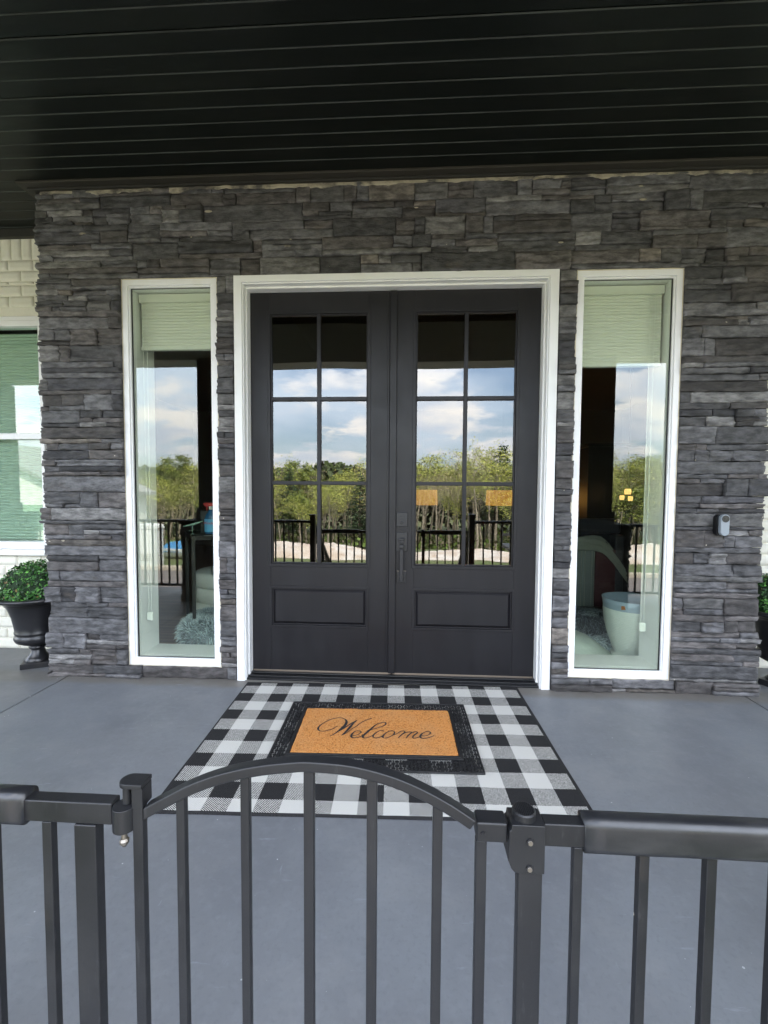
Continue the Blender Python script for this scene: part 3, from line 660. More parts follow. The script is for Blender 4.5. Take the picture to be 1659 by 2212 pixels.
for j in range(ny+1):
    for i in range(nx+1):
        x = IX[0]+.002+(IX[1]-IX[0]-.004)*i/nx; y = IYB+.002+(IYT-IYB-.004)*j/ny
        e = i in (0, nx) or j in (0, ny)
        z = .0125+.0022*vnoise(x*140, y*140, 3)+.0014*vnoise(x*45, y*45, 6) - (.006 if e else 0)
        if e: x += .004*vnoise(x*60, y*60, 1); y += .004*vnoise(x*60, y*60, 2)
        c.v.append((x, y, z))
ix = lambda i, j: j*(nx+1)+i
for j in range(ny):
    for i in range(nx): c.f.append((ix(i, j), ix(i+1, j), ix(i+1, j+1), ix(i, j+1))); c.mi.append(0)
for k in range(9000):      # loose fibre tips
    x = rng.uniform(IX[0]+.004, IX[1]-.004); y = rng.uniform(IYB+.004, IYT-.004); a = rng.uniform(0, 2*pi); l = rng.uniform(.003, .006); hgt = rng.uniform(.002, .004)
    c.add([(x, y, .012), (x+.0011*cos(a+1.5), y+.0011*sin(a+1.5), .012), (x+l*cos(a), y+l*sin(a), .013+hgt)], [(0, 1, 2)])
mbuild(c, 'coir_insert', m_coir)
STROKES= [[(-0.2002,0.029,0.0011),(-0.2148,0.0084,0.0017),(-0.2282,-0.0042,0.0019),(-0.2486,-0.0156,0.0017),(-0.2668,-0.021,0.0015),(-0.2836,-0.0145,0.003),(-0.293,0.0038,0.0051),(-0.2892,0.0307,0.0034),(-0.2733,0.0592,0.0026),(-0.2525,0.0866,0.0023),(-0.232,0.103,0.0019),(-0.2057,0.1132,0.0013),(-0.1827,0.1115,0.0019),(-0.1651,0.098,0.0034),(-0.1568,0.0747,0.0055),(-0.1608,0.0418,0.0068),(-0.1716,0.0162,0.0064),(-0.1854,-0.0114,0.0047),(-0.2002,-0.036,0.003),(-0.2127,-0.0536,0.0021),(-0.223,-0.0623,0.0009)],[(-0.196,-0.0291,0.0021),(-0.1732,-0.0028,0.0034),(-0.1512,0.0295,0.0034),(-0.1271,0.0648,0.0034),(-0.1043,0.0922,0.0021)],[(-0.1053,0.0912,0.0026),(-0.1202,0.0606,0.0043),(-0.1323,0.026,0.006),(-0.1443,-0.0077,0.0055),(-0.155,-0.0324,0.0043),(-0.1688,-0.058,0.0009)],[(-0.1657,-0.0541,0.0013),(-0.144,-0.0317,0.0019),(-0.1261,-0.0002,0.0021),(-0.1042,0.0291,0.0023),(-0.0842,0.0616,0.0021),(-0.0614,0.0889,0.0019),(-0.0266,0.1148,0.0011)],[(-0.1138,-0.0576,0.0015),(-0.0966,-0.0531,0.0017),(-0.0833,-0.0415,0.0019),(-0.0738,-0.0248,0.003),(-0.0784,-0.0137,0.0026),(-0.0924,-0.0112,0.0019),(-0.1066,-0.0198,0.0026),(-0.1162,-0.0385,0.0043),(-0.1189,-0.0625,0.0051),(-0.1103,-0.0747,0.003),(-0.0953,-0.0762,0.0017),(-0.0791,-0.0687,0.0019),(-0.0615,-0.0482,0.0019)],[(-0.0708,-0.0599,0.0017),(-0.0478,-0.0276,0.0021),(-0.023,0.0007,0.0021),(0.0127,0.0226,0.0021),(0.0372,0.0409,0.0026),(0.0478,0.0586,0.003),(0.0452,0.0727,0.003),(0.0343,0.075,0.0021),(0.0159,0.0636,0.0021),(-0.0036,0.0481,0.003),(-0.0215,0.0177,0.0043),(-0.0395,-0.0158,0.0051),(-0.0554,-0.0444,0.0051),(-0.062,-0.0642,0.0047),(-0.0553,-0.0754,0.0026),(-0.0382,-0.0729,0.0017),(-0.0176,-0.0545,0.0019),(-0.0062,-0.0408,0.0021)],[(0.0396,-0.0152,0.0017),(0.0358,-0.0071,0.0021),(0.0249,-0.0047,0.0017),(0.0106,-0.0143,0.0021),(-0.004,-0.0339,0.0034),(-0.0127,-0.0566,0.0038),(-0.0042,-0.0729,0.0021),(0.0108,-0.0724,0.0017),(0.0251,-0.0628,0.0017),(0.0397,-0.0442,0.0019),(0.047,-0.0324,0.0021)],[(0.0819,-0.0055,0.0017),(0.0647,-0.0119,0.0019),(0.047,-0.0324,0.003),(0.0352,-0.0601,0.0043),(0.0418,-0.0733,0.0021),(0.0569,-0.0707,0.0019),(0.0754,-0.0553,0.0019),(0.09,-0.0347,0.003),(0.0926,-0.0148,0.0026),(0.0819,-0.0055,0.0017)],[(0.0888,-0.0427,0.0017),(0.103,-0.0341,0.0019),(0.1206,-0.0136,0.0021),(0.1339,-0.006,0.0021),(0.1447,-0.0133,0.003),(0.1331,-0.033,0.003),(0.1204,-0.0536,0.0028),(0.1099,-0.0713,0.0026)],[(0.1206,-0.0496,0.0015),(0.1464,-0.0234,0.0021),(0.1687,-0.0141,0.0019),(0.1765,-0.0203,0.003),(0.1649,-0.04,0.003),(0.1543,-0.0597,0.0026),(0.1469,-0.0734,0.0017)],[(0.1545,-0.0517,0.0015),(0.1764,-0.0243,0.0023),(0.1968,-0.0109,0.0021),(0.2065,-0.0192,0.003),(0.1929,-0.0388,0.003),(0.1824,-0.0565,0.0034),(0.185,-0.0706,0.0026),(0.2,-0.068,0.0017),(0.2154,-0.0555,0.0019),(0.2248,-0.0418,0.0021)],[(0.2266,-0.0498,0.0015),(0.2457,-0.0484,0.0017),(0.261,-0.0368,0.0019),(0.2715,-0.0202,0.003),(0.2659,-0.009,0.0026),(0.2529,-0.0086,0.0019),(0.2344,-0.022,0.0026),(0.2218,-0.0417,0.0043),(0.2193,-0.0616,0.0043),(0.2299,-0.0719,0.0021),(0.248,-0.0695,0.0017),(0.2684,-0.0581,0.0017),(0.2868,-0.0436,0.0013)]]
le = MB()
for k, s_ in enumerate(STROKES):
    pts = []
    for i in range(len(s_)-1):
        p0, p1, p2, p3 = s_[max(i-1, 0)], s_[i], s_[i+1], s_[min(i+2, len(s_)-1)]
        for q in range(6):
            u = q/6; pts.append(tuple(.5*((2*p1[d])+(-p0[d]+p2[d])*u+(2*p0[d]-5*p1[d]+4*p2[d]-p3[d])*u*u+(-p0[d]+3*p1[d]-3*p2[d]+p3[d])*u**3) for d in range(3)))
    pts.append(s_[-1]); vs = []; n = len(pts)
    for i, (x, y, r) in enumerate(pts):
        tx, ty = pts[min(i+1, n-1)][0]-pts[max(i-1, 0)][0], pts[min(i+1, n-1)][1]-pts[max(i-1, 0)][1]; L = sqrt(tx*tx+ty*ty) or 1
        r = max(r, .0006)*1.12*(1+.25*vnoise(x*300, y*300, 4)); nxx, nyy = -ty/L*r, tx/L*r; z = .0162+.0002*k
        vs += [(x+nxx, y+nyy, z-.002), (x, y, z), (x-nxx, y-nyy, z-.002)]
    fs = [f for i in range(n-1) for f in ((3*i, 3*i+1, 3*i+4, 3*i+3), (3*i+1, 3*i+2, 3*i+5, 3*i+4))]
    le.add(vs, fs)
mbuild(le, 'welcome_lettering', m_letter)

# ================= URNS WITH TOPIARY =================
m_urn = Mat('black_urn', (.014, .014, .016), .30, 0, .5).vary((.05, .045, .035), 7, .55, .8, .4).bump(30, .001, .2)
m_leaf = Mat('box_leaf', (.045, .17, .030), .42)
def _leafmat(m):
    oi = m.n('ShaderNodeAttribute'); oi.attribute_name = 'leaf'; m.l(oi.outputs['Color'], m.p.inputs['Base Color'])
_leafmat(m_leaf)
def leaf_obj(name, cen, R, n, parent, L=.020, ang=.5, seed=1):
    q = random.Random(seed); b = MB(); cols = []
    for i in range(n):
        z = q.uniform(-.12, 1); t = q.uniform(0, 2*pi); s_ = sqrt(max(0, 1-z*z)); d = Vector((s_*cos(t), s_*sin(t), z))
        rr = R*(q.uniform(.80, 1.02) if q.random() < .85 else q.uniform(.5, .8))*(1+.06*fbm(d.x*3, d.y*3, d.z*3+seed, 3)); p = Vector(cen)+d*rr
        nrm = (d+Vector((q.gauss(0, ang), q.gauss(0, ang), q.gauss(0, ang)))).normalized(); a = nrm.orthogonal().normalized(); a = Matrix.Rotation(q.uniform(0, 6.28), 3, nrm) @ a; c_ = nrm.cross(a)
        l = L*q.uniform(.7, 1.25); w_ = l*.33
        b.add([p-a*l*.5, p+c_*w_+nrm*.002, p+a*l*.5, p-c_*w_+nrm*.002, p-nrm*.0015], [(0, 4, 1), (1, 4, 2), (2, 4, 3), (3, 4, 0)])
        k = q.random(); col = (.036, .120, .024) if k < .50 else ((.10, .28, .05) if k < .70 else ((.016, .048, .014) if k < .96 else (.14, .10, .03))); f = q.uniform(.65, 1.3)
        cols += [(col[0]*f, col[1]*f, col[2]*f, 1)]*5
    o = b.build(name, m_leaf, parent); at = o.data.attributes.new('leaf', 'FLOAT_COLOR', 'POINT'); at.data.foreach_set('color', [c for t in cols for c in t]); return o
def urn(x, y, label):
    t = thing('urn_planter', (x, y, 0), label, 'planter', 'black urns with clipped green topiary')
    b = MB(); b.box(-.085, .085, -.085, .085, 0, .038); bb = b.build('plinth', m_urn, t, bevel=.004, loc=(0, 0, 0)); bb.rotation_euler = (0, 0, rad(28))
    b = MB(); b.lathe([(.078, .038), (.080, .045), (.066, .062), (.048, .085), (.040, .11), (.038, .118), (.050, .124), (.053, .134), (.044, .140), (.052, .148), (.090, .160), (.122, .178), (.133, .200), (.128, .222), (.118, .232), (.128, .238), (.130, .246), (.126, .252), (.130, .29), (.142, .35), (.165, .42), (.190, .455), (.220, .470), (.236, .474), (.242, .482), (.242, .492), (.234, .500), (.215, .498), (.205, .48), (.18, .44), (.0, .43)], 56)
    b.build('bowl', m_urn, t, smooth=True, loc=(0, 0, 0))
    leaf_obj('topiary', (0, 0, .508), .218, 4300, t, seed=int(x*10)+50).location = (0, 0, 0)
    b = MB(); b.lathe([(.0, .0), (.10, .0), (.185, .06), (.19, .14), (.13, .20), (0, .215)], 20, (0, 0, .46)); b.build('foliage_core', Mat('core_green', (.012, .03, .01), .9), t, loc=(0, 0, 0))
    return t
urn(-2.318, .14, 'black urn with round clipped topiary at the left of the stone wall')
urn(2.62, .12, 'black urn with round clipped topiary half hidden at the right of the stone wall')
# ================= GATE AND ITS SIDE PANELS =================
FY = -2.185
def bar(b, x0, x1, z0, z1, y0=FY+.001, d=.0125): b.box(x0, x1, y0, y0+d, z0, z1)
def sleeve_mesh(xa, xb, z0, z1, y0, y1):
    r = .012; prof = []
    for cy, cz, a0 in ((y0+r, z1-r, 90), (y0+r*.8, z0+r*.8, 180), (y1-r*.8, z0+r*.8, 270), (y1-r, z1-r, 0)):
        for k in range(6): a = rad(a0+k*18); prof.append((cy+r*cos(a)*(1), cz+r*sin(a)))
    b = MB(); n = len(prof); seg = max(2, int(abs(xb-xa)/.03)); vs = []
    for i in range(seg+1):
        x = xa+(xb-xa)*i/seg
        for y, z in prof: vs.append((x, y+.0006*vnoise(x*9, z*40, 1), z+.0009*vnoise(x*7, y*40, 4)))
    fs = [(i*n+k, (i+1)*n+k, (i+1)*n+(k+1) % n, i*n+(k+1) % n) for i in range(seg) for k in range(n)]+[tuple(range(n)), tuple(seg*n+k for k in range(n-1, -1, -1))]
    return b.add(vs, fs)
def panel(x0, x1, rail, slv, bars, posts, label):
    t = thing('gate_panel', ((x0+x1)/2, FY, .0), label, 'gate panel', 'black metal panels either side of the arched gate')
    b = MB(); b.box(rail[0], rail[1], FY, FY+.022, .729, .762); b.build('top_rail', m_black, t, bevel=.0022, seg=3)
    sleeve_mesh(slv[0], slv[1], .7235, .7715, FY-.004, FY+.028).build('rail_sleeve', m_sleeve, t, smooth=True)
    MB().box(x0, x1, FY, FY+.022, .055, .085).build('bottom_rail', m_black, t, bevel=.002)
    for a, c in bars: q = MB(); bar(q, a, c, .085, .7285); q.build('bar', m_black, t, bevel=.0014)
    for a, c in posts: q = MB(); bar(q, a, c, .0, .7285, FY-.0015, .019); q.build('post', m_black, t, bevel=.002)
    return t
GP = panel(-.80, -.182, (-.33, -.182), (-.80, -.318), [(-.292, -.277), (-.382, -.367), (-.472, -.457), (-.562, -.547), (-.652, -.637), (-.742, -.727)], [(-.240, -.206)], 'black metal picket panel left of the arched gate, holding its hinge')
q = MB(); q.tube([(-.165, FY+.006, .7225), (-.165, FY+.006, .758)], .0168, 28); q.build('hinge_barrel', m_black, GP, bevel=.001)
q = MB(); q.tube([(-.1655, FY+.004, .7224), (-.1655, FY+.004, .708)], .0042, 14); q.tube([(-.1655, FY+.004, .7079), (-.1655, FY+.004, .7045), (-.1655, FY+.004, .700), (-.1655, FY+.004, .6955)], [.0050, .0068, .0062, .003], 12); q.build('hinge_bolt', m_screw, GP)
GR = panel(.448, .93, (.448, .52), (.504, .93), [(.490, .503), (.580, .594), (.6705, .685), (.7605, .775), (.850, .865)], [(.413, .447)], 'black metal picket panel right of the arched gate, with a scuffed rail sleeve')
# latch body on the right post
p = [(.4105, .694), (.4478, .694), (.4478, .7635), (.4020, .7635), (.4008, .7555), (.3985, .7545), (.3975, .7115), (.4020, .700), (.406, .6955)]
lb = MB().prism(p, FY-.007, FY+.030).build('latch_body', m_black, GR, bevel=.0022, seg=3)
q = MB(); n = 30
for k in range(1): 
    pts = [(.4225+.0165*cos(2*pi*i/n), FY+.012+.0165*sin(2*pi*i/n)) for i in range(n)]
    q.add([(x, y, .7636) for x, y in pts]+[(x, y, .7725) for x, y in pts]+[(.4225+(x-.4225)*.88, FY+.012+(y-FY-.012)*.88, .7742) for x, y in pts],
          [(i, (i+1) % n, n+(i+1) % n, n+i) for i in range(n)]+[(n+i, n+(i+1) % n, 2*n+(i+1) % n, 2*n+i) for i in range(n)]+[tuple(2*n+i for i in range(n))])
for k in range(-5, 6):
    hw = sqrt(max(0, .0145**2-(k*.0026)**2)); q.box(.4225+k*.0026-.0006, .4225+k*.0026+.0006, FY+.012-hw, FY+.012+hw, .7743, .7753)
q.build('release_button', m_black, GR)
for z in (.740, .702):
    q = MB(); q.tube([(.427, FY-.0071, z), (.427, FY-.0092, z)], .0052, 20); q.build('screw_collar', m_black, GR)
    q = MB(); q.tube([(.427, FY-.0093, z), (.427, FY-.0105, z)], [.0036, .003], 14); q.build('screw', m_screw, GR)
# the gate leaf
g = thing('arched_gate', (.11, FY, .06), 'black metal gate with an arched top rail between two picket panels', 'gate')
top = [(-.1335, .757), (-.107, .7725), (-.067, .7945), (-.028, .811), (.012, .823), (.050, .831), (.09, .8365), (.114, .838), (.167, .8355), (.205, .829), (.243, .8185), (.281, .803), (.319, .783), (.3535, .761)]
def cr(P, m=5):
    o = []
    for i in range(len(P)-1):
        p0, p1, p2, p3 = P[max(i-1, 0)], P[i], P[i+1], P[min(i+2, len(P)-1)]
        for q_ in range(m):
            u = q_/m; o.append(tuple(.5*(2*p1[d]+(p2[d]-p0[d])*u+(2*p0[d]-5*p1[d]+4*p2[d]-p3[d])*u*u+(3*p1[d]-p0[d]-3*p2[d]+p3[d])*u**3) for d in (0, 1)))
    return o+[P[-1]]
T = cr(top); bt = []
for i, (x, z) in enumerate(T):
    a, c_ = T[max(i-1, 0)], T[min(i+1, len(T)-1)]; dx, dz = c_[0]-a[0], c_[1]-a[1]; L = sqrt(dx*dx+dz*dz); bt.append((x+dz/L*.0155, z-dx/L*.0155))
bt[0] = (-.1335, .7390); A = MB(); n = len(T); d = .019
vs = [(x, y, z) for y in (FY-.001, FY+d) for P in (T, bt) for x, z in P]
fs = []
for i in range(n-1): fs += [(n+i, n+i+1, i+1, i), (2*n+i, 2*n+i+1, 3*n+i+1, 3*n+i), (i, i+1, 2*n+i+1, 2*n+i), (n+i, 3*n+i, 3*n+i+1, n+i+1)]
fs += [(0, 2*n, 3*n, n), (n-1, 2*n-1, 4*n-1, 3*n-1)]
A.add(vs, fs).build('arch_rail', m_black, g, bevel=.0022, seg=3)
def under(x):
    for i in range(n-1):
        if bt[i][0] <= x <= bt[i+1][0]: u = (x-bt[i][0])/(bt[i+1][0]-bt[i][0]); return bt[i][1]+(bt[i+1][1]-bt[i][1])*u
    return .75
for a, c_ in ((-.085, -.072), (.012, .025), (.1055, .1205), (.1975, .2125), (.2925, .3065)):
    q = MB(); z0 = .085; q.box(a, c_, FY+.002, FY+.0145, z0, under(a)+.001)
    v = q.v; q.v = [(x, y, (z if z < .2 else under(x)+.0012)) for x, y, z in v]; q.build('bar', m_black, g, bevel=.0013)
q = MB(); bar(q, -.150, -.134, .04, .7868, FY-.0005, .013); q.build('hinge_stile', m_black, g, bevel=.0016)
q = MB(); bar(q, .3535, .3690, .04, .7325, FY, .013); q.build('latch_stile', m_black, g, bevel=.0016)
q = MB(); q.box(-.134, .3535, FY+.001, FY+.016, .055, .085); q.build('bottom_rail', m_black, g, bevel=.002)
q = MB(); q.box(.3538, .3968, FY-.003, FY+.026, .7330, .7615); q.build('latch_box', m_black, g, bevel=.003, seg=3)
q = MB(); q.tube([(.363, FY-.0031, .7455), (.363, FY-.0048, .7455)], .0038, 18); q.tube([(.363, FY-.0049, .7455), (.363, FY-.0056, .7455)], .002, 12); q.build('screw', m_black, g)
q = MB(); q.box(.3969, .4000, FY+.008, FY+.018, .742, .758); q.build('latch_tongue', m_black, g)
p = [(-.1340, FY-.003), (-.1340, FY+.026)]+[(-.1600+.0135*cos(a), FY+.0115+.0145*sin(a)) for a in [pi/2+pi*k/10 for k in range(11)]]
q = MB(); m_ = len(p); q.add([(x, y, .7870) for x, y in p]+[(x, y, .7940) for x, y in p], [tuple(range(m_)), tuple(range(2*m_-1, m_-1, -1))]+[(i, i+m_, (i+1) % m_+m_, (i+1) % m_) for i in range(m_)])
q.box(-.1505, -.1338, FY-.0008, FY+.0245, .757, .7868)
q.tube([(-.163, FY+.009, .7868), (-.163, FY+.009, .7582)], .0062, 16)
q.build('hinge_arm', m_black, g, bevel=.0012)

# ================= PORCH RAILING, NEWELS, STAIR RAILINGS, COLUMNS =================
m_rail = Mat('railing_paint', (.012, .012, .013), .35)
def railing(x0, x1, label):
    t = thing('porch_railing', ((x0+x1)/2, -2.2, 0), label, 'railing', 'black porch railings beside the steps')
    b = MB(); b.box(x0, x1, -2.225, -2.175, .845, .875); b.build('top_rail', m_rail, t, bevel=.004)
    b = MB(); b.box(x0, x1, -2.215, -2.185, .10, .13); b.build('bottom_rail', m_rail, t)
    n = int((x1-x0)/.095); 
    for i in range(1, n):
        x = x0+(x1-x0)*i/n; MB().box(x-.008, x+.008, -2.208, -2.192, .13, .845).build('baluster', m_rail, t)
for x0, x1, l in ((-1.51, -.90, 'short black railing between the left newel and the left stone column'), (1.01, 1.83, 'short black railing between the right newel and the right stone column'), (-5.22, -2.24, 'long black railing left of the left stone column'), (2.56, 5.45, 'long black railing right of the right stone column')): railing(x0, x1, l)
for x, l in ((-.87, 'black newel post at the left top of the porch steps'), (.98, 'black newel post at the right top of the porch steps')):
    b = MB(); b.box(x-.03, x+.03, -2.23, -2.17, 0, .93); b.box(x-.038, x+.038, -2.238, -2.162, .9301, .95); tag(b.build('newel_post', m_rail, bevel=.003), l, 'post')
for x, l in ((-.88, 'black sloping handrail down the left of the steps'), (.99, 'black sloping handrail down the right of the steps')):
    t = thing('stair_railing', (x, -2.6, 0), l, 'handrail'); b = MB()
    y0, z0, y1, z1 = -2.25, .83, -4.35, -.35
    for (za, zb_, nm) in ((0, .04, 'handrail'), (-.72, -.69, 'lower_rail')):
        b = MB(); b.add([(x-.022, y0, z0+za), (x+.022, y0, z0+za), (x+.022, y1, z1+za), (x-.022, y1, z1+za), (x-.022, y0, z0+zb_), (x+.022, y0, z0+zb_), (x+.022, y1, z1+zb_), (x-.022, y1, z1+zb_)], [(0, 1, 2, 3), (7, 6, 5, 4), (0, 4, 5, 1), (1, 5, 6, 2), (2, 6, 7, 3), (3, 7, 4, 0)]); b.build(nm, m_rail, t)
    for k in range(19):
        u = (k+.5)/19; y = y0+(y1-y0)*u; z = z0+(z1-z0)*u; MB().box(x-.008, x+.008, y-.008, y+.008, z-.70, z+.005).build('baluster', m_rail, t)
for cx, l, sd in ((-1.875, 'square black column on a stone pedestal left of the steps', 31), (2.195, 'square black column on a stone pedestal right of the steps', 41), (-5.56, 'square black column at the left end of the porch', 51), (5.8, 'square black column at the right end of the porch', 61)):
    t = thing('porch_column', (cx, -2.25, 0), l, 'column'); mb = MB(); tn = []; h = .35
    for k, fm in enumerate((lambda s, y, z: (cx+s, -2.25-h-y+.03, z), lambda s, y, z: (cx+h+y-.03, -2.25+s, z), lambda s, y, z: (cx-s, -2.25+h+y-.03, z), lambda s, y, z: (cx-h-y+.03, -2.25-s, z))):
        stones(mb, tn, -h, h, 0, .84, .0, .0, (), fm, sd+k)
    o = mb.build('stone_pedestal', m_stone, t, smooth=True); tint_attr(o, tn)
    b = MB(); b.box(cx-h+.01, cx+h-.01, -2.25-h+.01, -2.25+h-.01, 0, .845); b.box(cx-h-.02, cx+h+.02, -2.27-h, -2.23+h, .846, .885); b.build('cap_stone', m_mortar, t, bevel=.004)
    b = MB(); b.box(cx-.215, cx+.215, -2.465, -2.035, .886, 2.668); b.box(cx-.235, cx+.235, -2.485, -2.015, .8855, 1.02); b.build('shaft', m_frieze, t, bevel=.004)
# ================= INTERIOR =================
m_iw = Mat('interior_wall', (.45, .46, .45), .8); m_iwd = Mat('interior_dark_wall', (.13, .13, .145), .7)
m_wood = Mat('wood_floor', (.26, .17, .11), .45).vary((.15, .10, .065), 3, .4, .65, .8, (.4, 9, 1)).bump(30, .001, .3, (.4, 9, 1))
b = MB(); b.box(-2.068, 2.298, .152, .61, -.05, .03); b.box(-4.3, 4.5, .6102, 6.5, -.05, .03); b.build('interior_floor', m_wood)['kind'] = 'structure'
MB().box(-4.3, 4.5, .60, 6.5, 2.85, 3.1).build('interior_ceiling', m_iwd)['kind'] = 'structure'
b = MB(); b.box(-4.4, -4.3, .6, 6.5, 0, 3.1); b.box(4.5, 4.6, .6, 6.5, 0, 3.1); b.box(-4.4, 4.6, 6.5, 6.6, 0, 3.1)
tag(b.build('interior_wall', m_iwd), 'dark walls of the room behind the entry door', 'wall')
tag(MB().box(-.98, -.86, .28, 3.4, .031, 2.84).build('partition_wall', m_iwd), 'dark partition wall left of the entry hall', 'wall')
tag(MB().box(1.135, 1.225, .28, 1.0, .031, 2.84).build('partition_wall', m_iwd), 'short dark partition wall right of the entry hall', 'wall')
t = thing('inner_lining', (0, .27, .03), 'pale wall lining round the inside of the sidelights', 'wall lining')
for bx in ((-2.06, -.99, .261, .275, 2.535, 2.84), (-2.06, -1.575, .261, .275, .031, 2.534), (1.86, 2.29, .261, .275, .031, 2.534)): MB().box(*bx).build('lining_board', m_iw, t)
# side table with bottle, speaker and glass ornament
m_tb = Mat('table_black', (.012, .011, .011), .35)
tb = thing('side_table', (-1.35, .45, .03), 'black metal side table with a glass top behind the left window', 'table'); tb.rotation_euler = (0, 0, rad(32))
W_, D_ = .50, .50
for x, y in ((0, 0), (W_, 0), (0, D_), (W_, D_)): MB().box(x-.013, x+.013, y-.013, y+.013, 0, .815).build('leg', m_tb, tb, loc=(0, 0, 0), bevel=.002)
q = MB()
hring(q, (-.014, W_+.014, -.014, D_+.014), (.014, W_-.014, .014, D_-.014), .8155, .845); q.build('top_frame', m_tb, tb, loc=(0, 0, 0), bevel=.002)
MB().box(-.012, W_+.012, -.012, D_+.012, .846, .852).build('glass_top', glass('table_glass', .15, (.75, .85, .8)), tb, loc=(0, 0, 0))
bt_ = thing('spray_bottle', (-1.262, .56, .8825), 'blue window-cleaner spray bottle with a red trigger on the side table', 'bottle')
m_blue = Mat('blue_liquid', (.02, .10, .22), .2); m_red = Mat('red_plastic', (.45, .03, .03), .35); m_whp = Mat('white_plastic', (.7, .7, .7), .4); m_lab = Mat('label_blue', (.10, .38, .62), .5)
q = MB(); q.lathe([(0, 0), (.046, .002), (.050, .02), (.050, .12), (.040, .15), (.018, .175), (.014, .195), (0, .196)], 28); q.v = [(x, y*.6, z) for x, y, z in q.v]; q.build('bottle_body', m_blue, bt_, smooth=True, loc=(0, 0, 0))
q = MB(); nn = 10; q.add([(.0508*sin(a), -.0508*.6*cos(a)-.0006, z) for z in (.02, .118) for a in [rad(-62+124*k/nn) for k in range(nn+1)]], [(k, k+1, nn+2+k, nn+1+k) for k in range(nn)]); q.build('label', m_lab, bt_, smooth=True, loc=(0, 0, 0))
q = MB(); q.tube([(0, 0, .19), (0, 0, .215)], .014, 16); q.build('collar', m_whp, bt_, loc=(0, 0, 0))
q = MB(); q.box(-.045, .03, -.011, .011, .214, .243); q.box(-.035, -.026, -.006, .006, .18, .2139); q.box(-.058, -.0452, -.007, .007, .224, .24); q.build('trigger', m_red, bt_, loc=(0, 0, 0), bevel=.004)
fc = bpy.data.curves.new('lettering', 'FONT'); fc.body = 'Windex'; fc.size = .030; fc.align_x = 'CENTER'; fc.shear = .25; fc.extrude = .0003; fo = bpy.data.objects.new('lettering', fc); COL.objects.link(fo); fc.materials.append(m_red.m); bpy.context.view_layer.update(); me_ = bpy.data.meshes.new_from_object(fo); bpy.data.objects.remove(fo); fo = bpy.data.objects.new('lettering', me_); COL.objects.link(fo); fo.parent = bt_; fo.location = (0, -.0325, .078); fo.rotation_euler = (rad(90), 0, 0)
sk = MB(); sk.box(-1.40, -1.05, .66, .84, .8825, 1.06); tag(sk.build('speaker_box', Mat('speaker_cloth', (.03, .032, .033), .6), bevel=.01), 'dark grey box standing at the back of the side table', 'box')
og = thing('glass_ornament', (-1.40, .54, .8825), 'small pale green glass aeroplane-shaped ornament on the side table', 'ornament')
m_og = Mat('green_glass', (.35, .52, .42), .2)
q = MB(); q.tube([(-.07, 0, .06), (0, 0, .075), (.08, .01, .10)], [.004, .010, .003], 8); q.build('fuselage', m_og, og, loc=(0, 0, 0), smooth=True)
q = MB(); q.add([(-.01, -.06, .07), (.02, 0, .08), (.01, .06, .085), (-.02, 0, .072)], [(0, 1, 2, 3)]); q.tube([(0, 0, .0), (0, 0, .07)], .002, 6); q.lathe([(0, 0), (.025, .001), (.0, .005)], 16); q.build('wing', m_og, og, loc=(0, 0, 0))
# pouf column
m_bou = Mat('boucle', (.78, .80, .76), .95).bump(160, .004, .9).bump(60, .004, .5)
q = MB(); pr = [(0, .0)]
for k in range(4):
    z = k*.125
    for a in range(0, 181, 20): pr.append((.27+.032*sin(rad(a)), z+.0625-.0625*cos(rad(a))))
pr += [(.25, .505), (.12, .52), (0, .522)]
q.lathe(pr, 48); o = q.build('pouf', m_bou, smooth=True, loc=(-1.30, 1.02, .03)); tag(o, 'pale boucle pouf with four stacked rolls behind the side table', 'pouf')
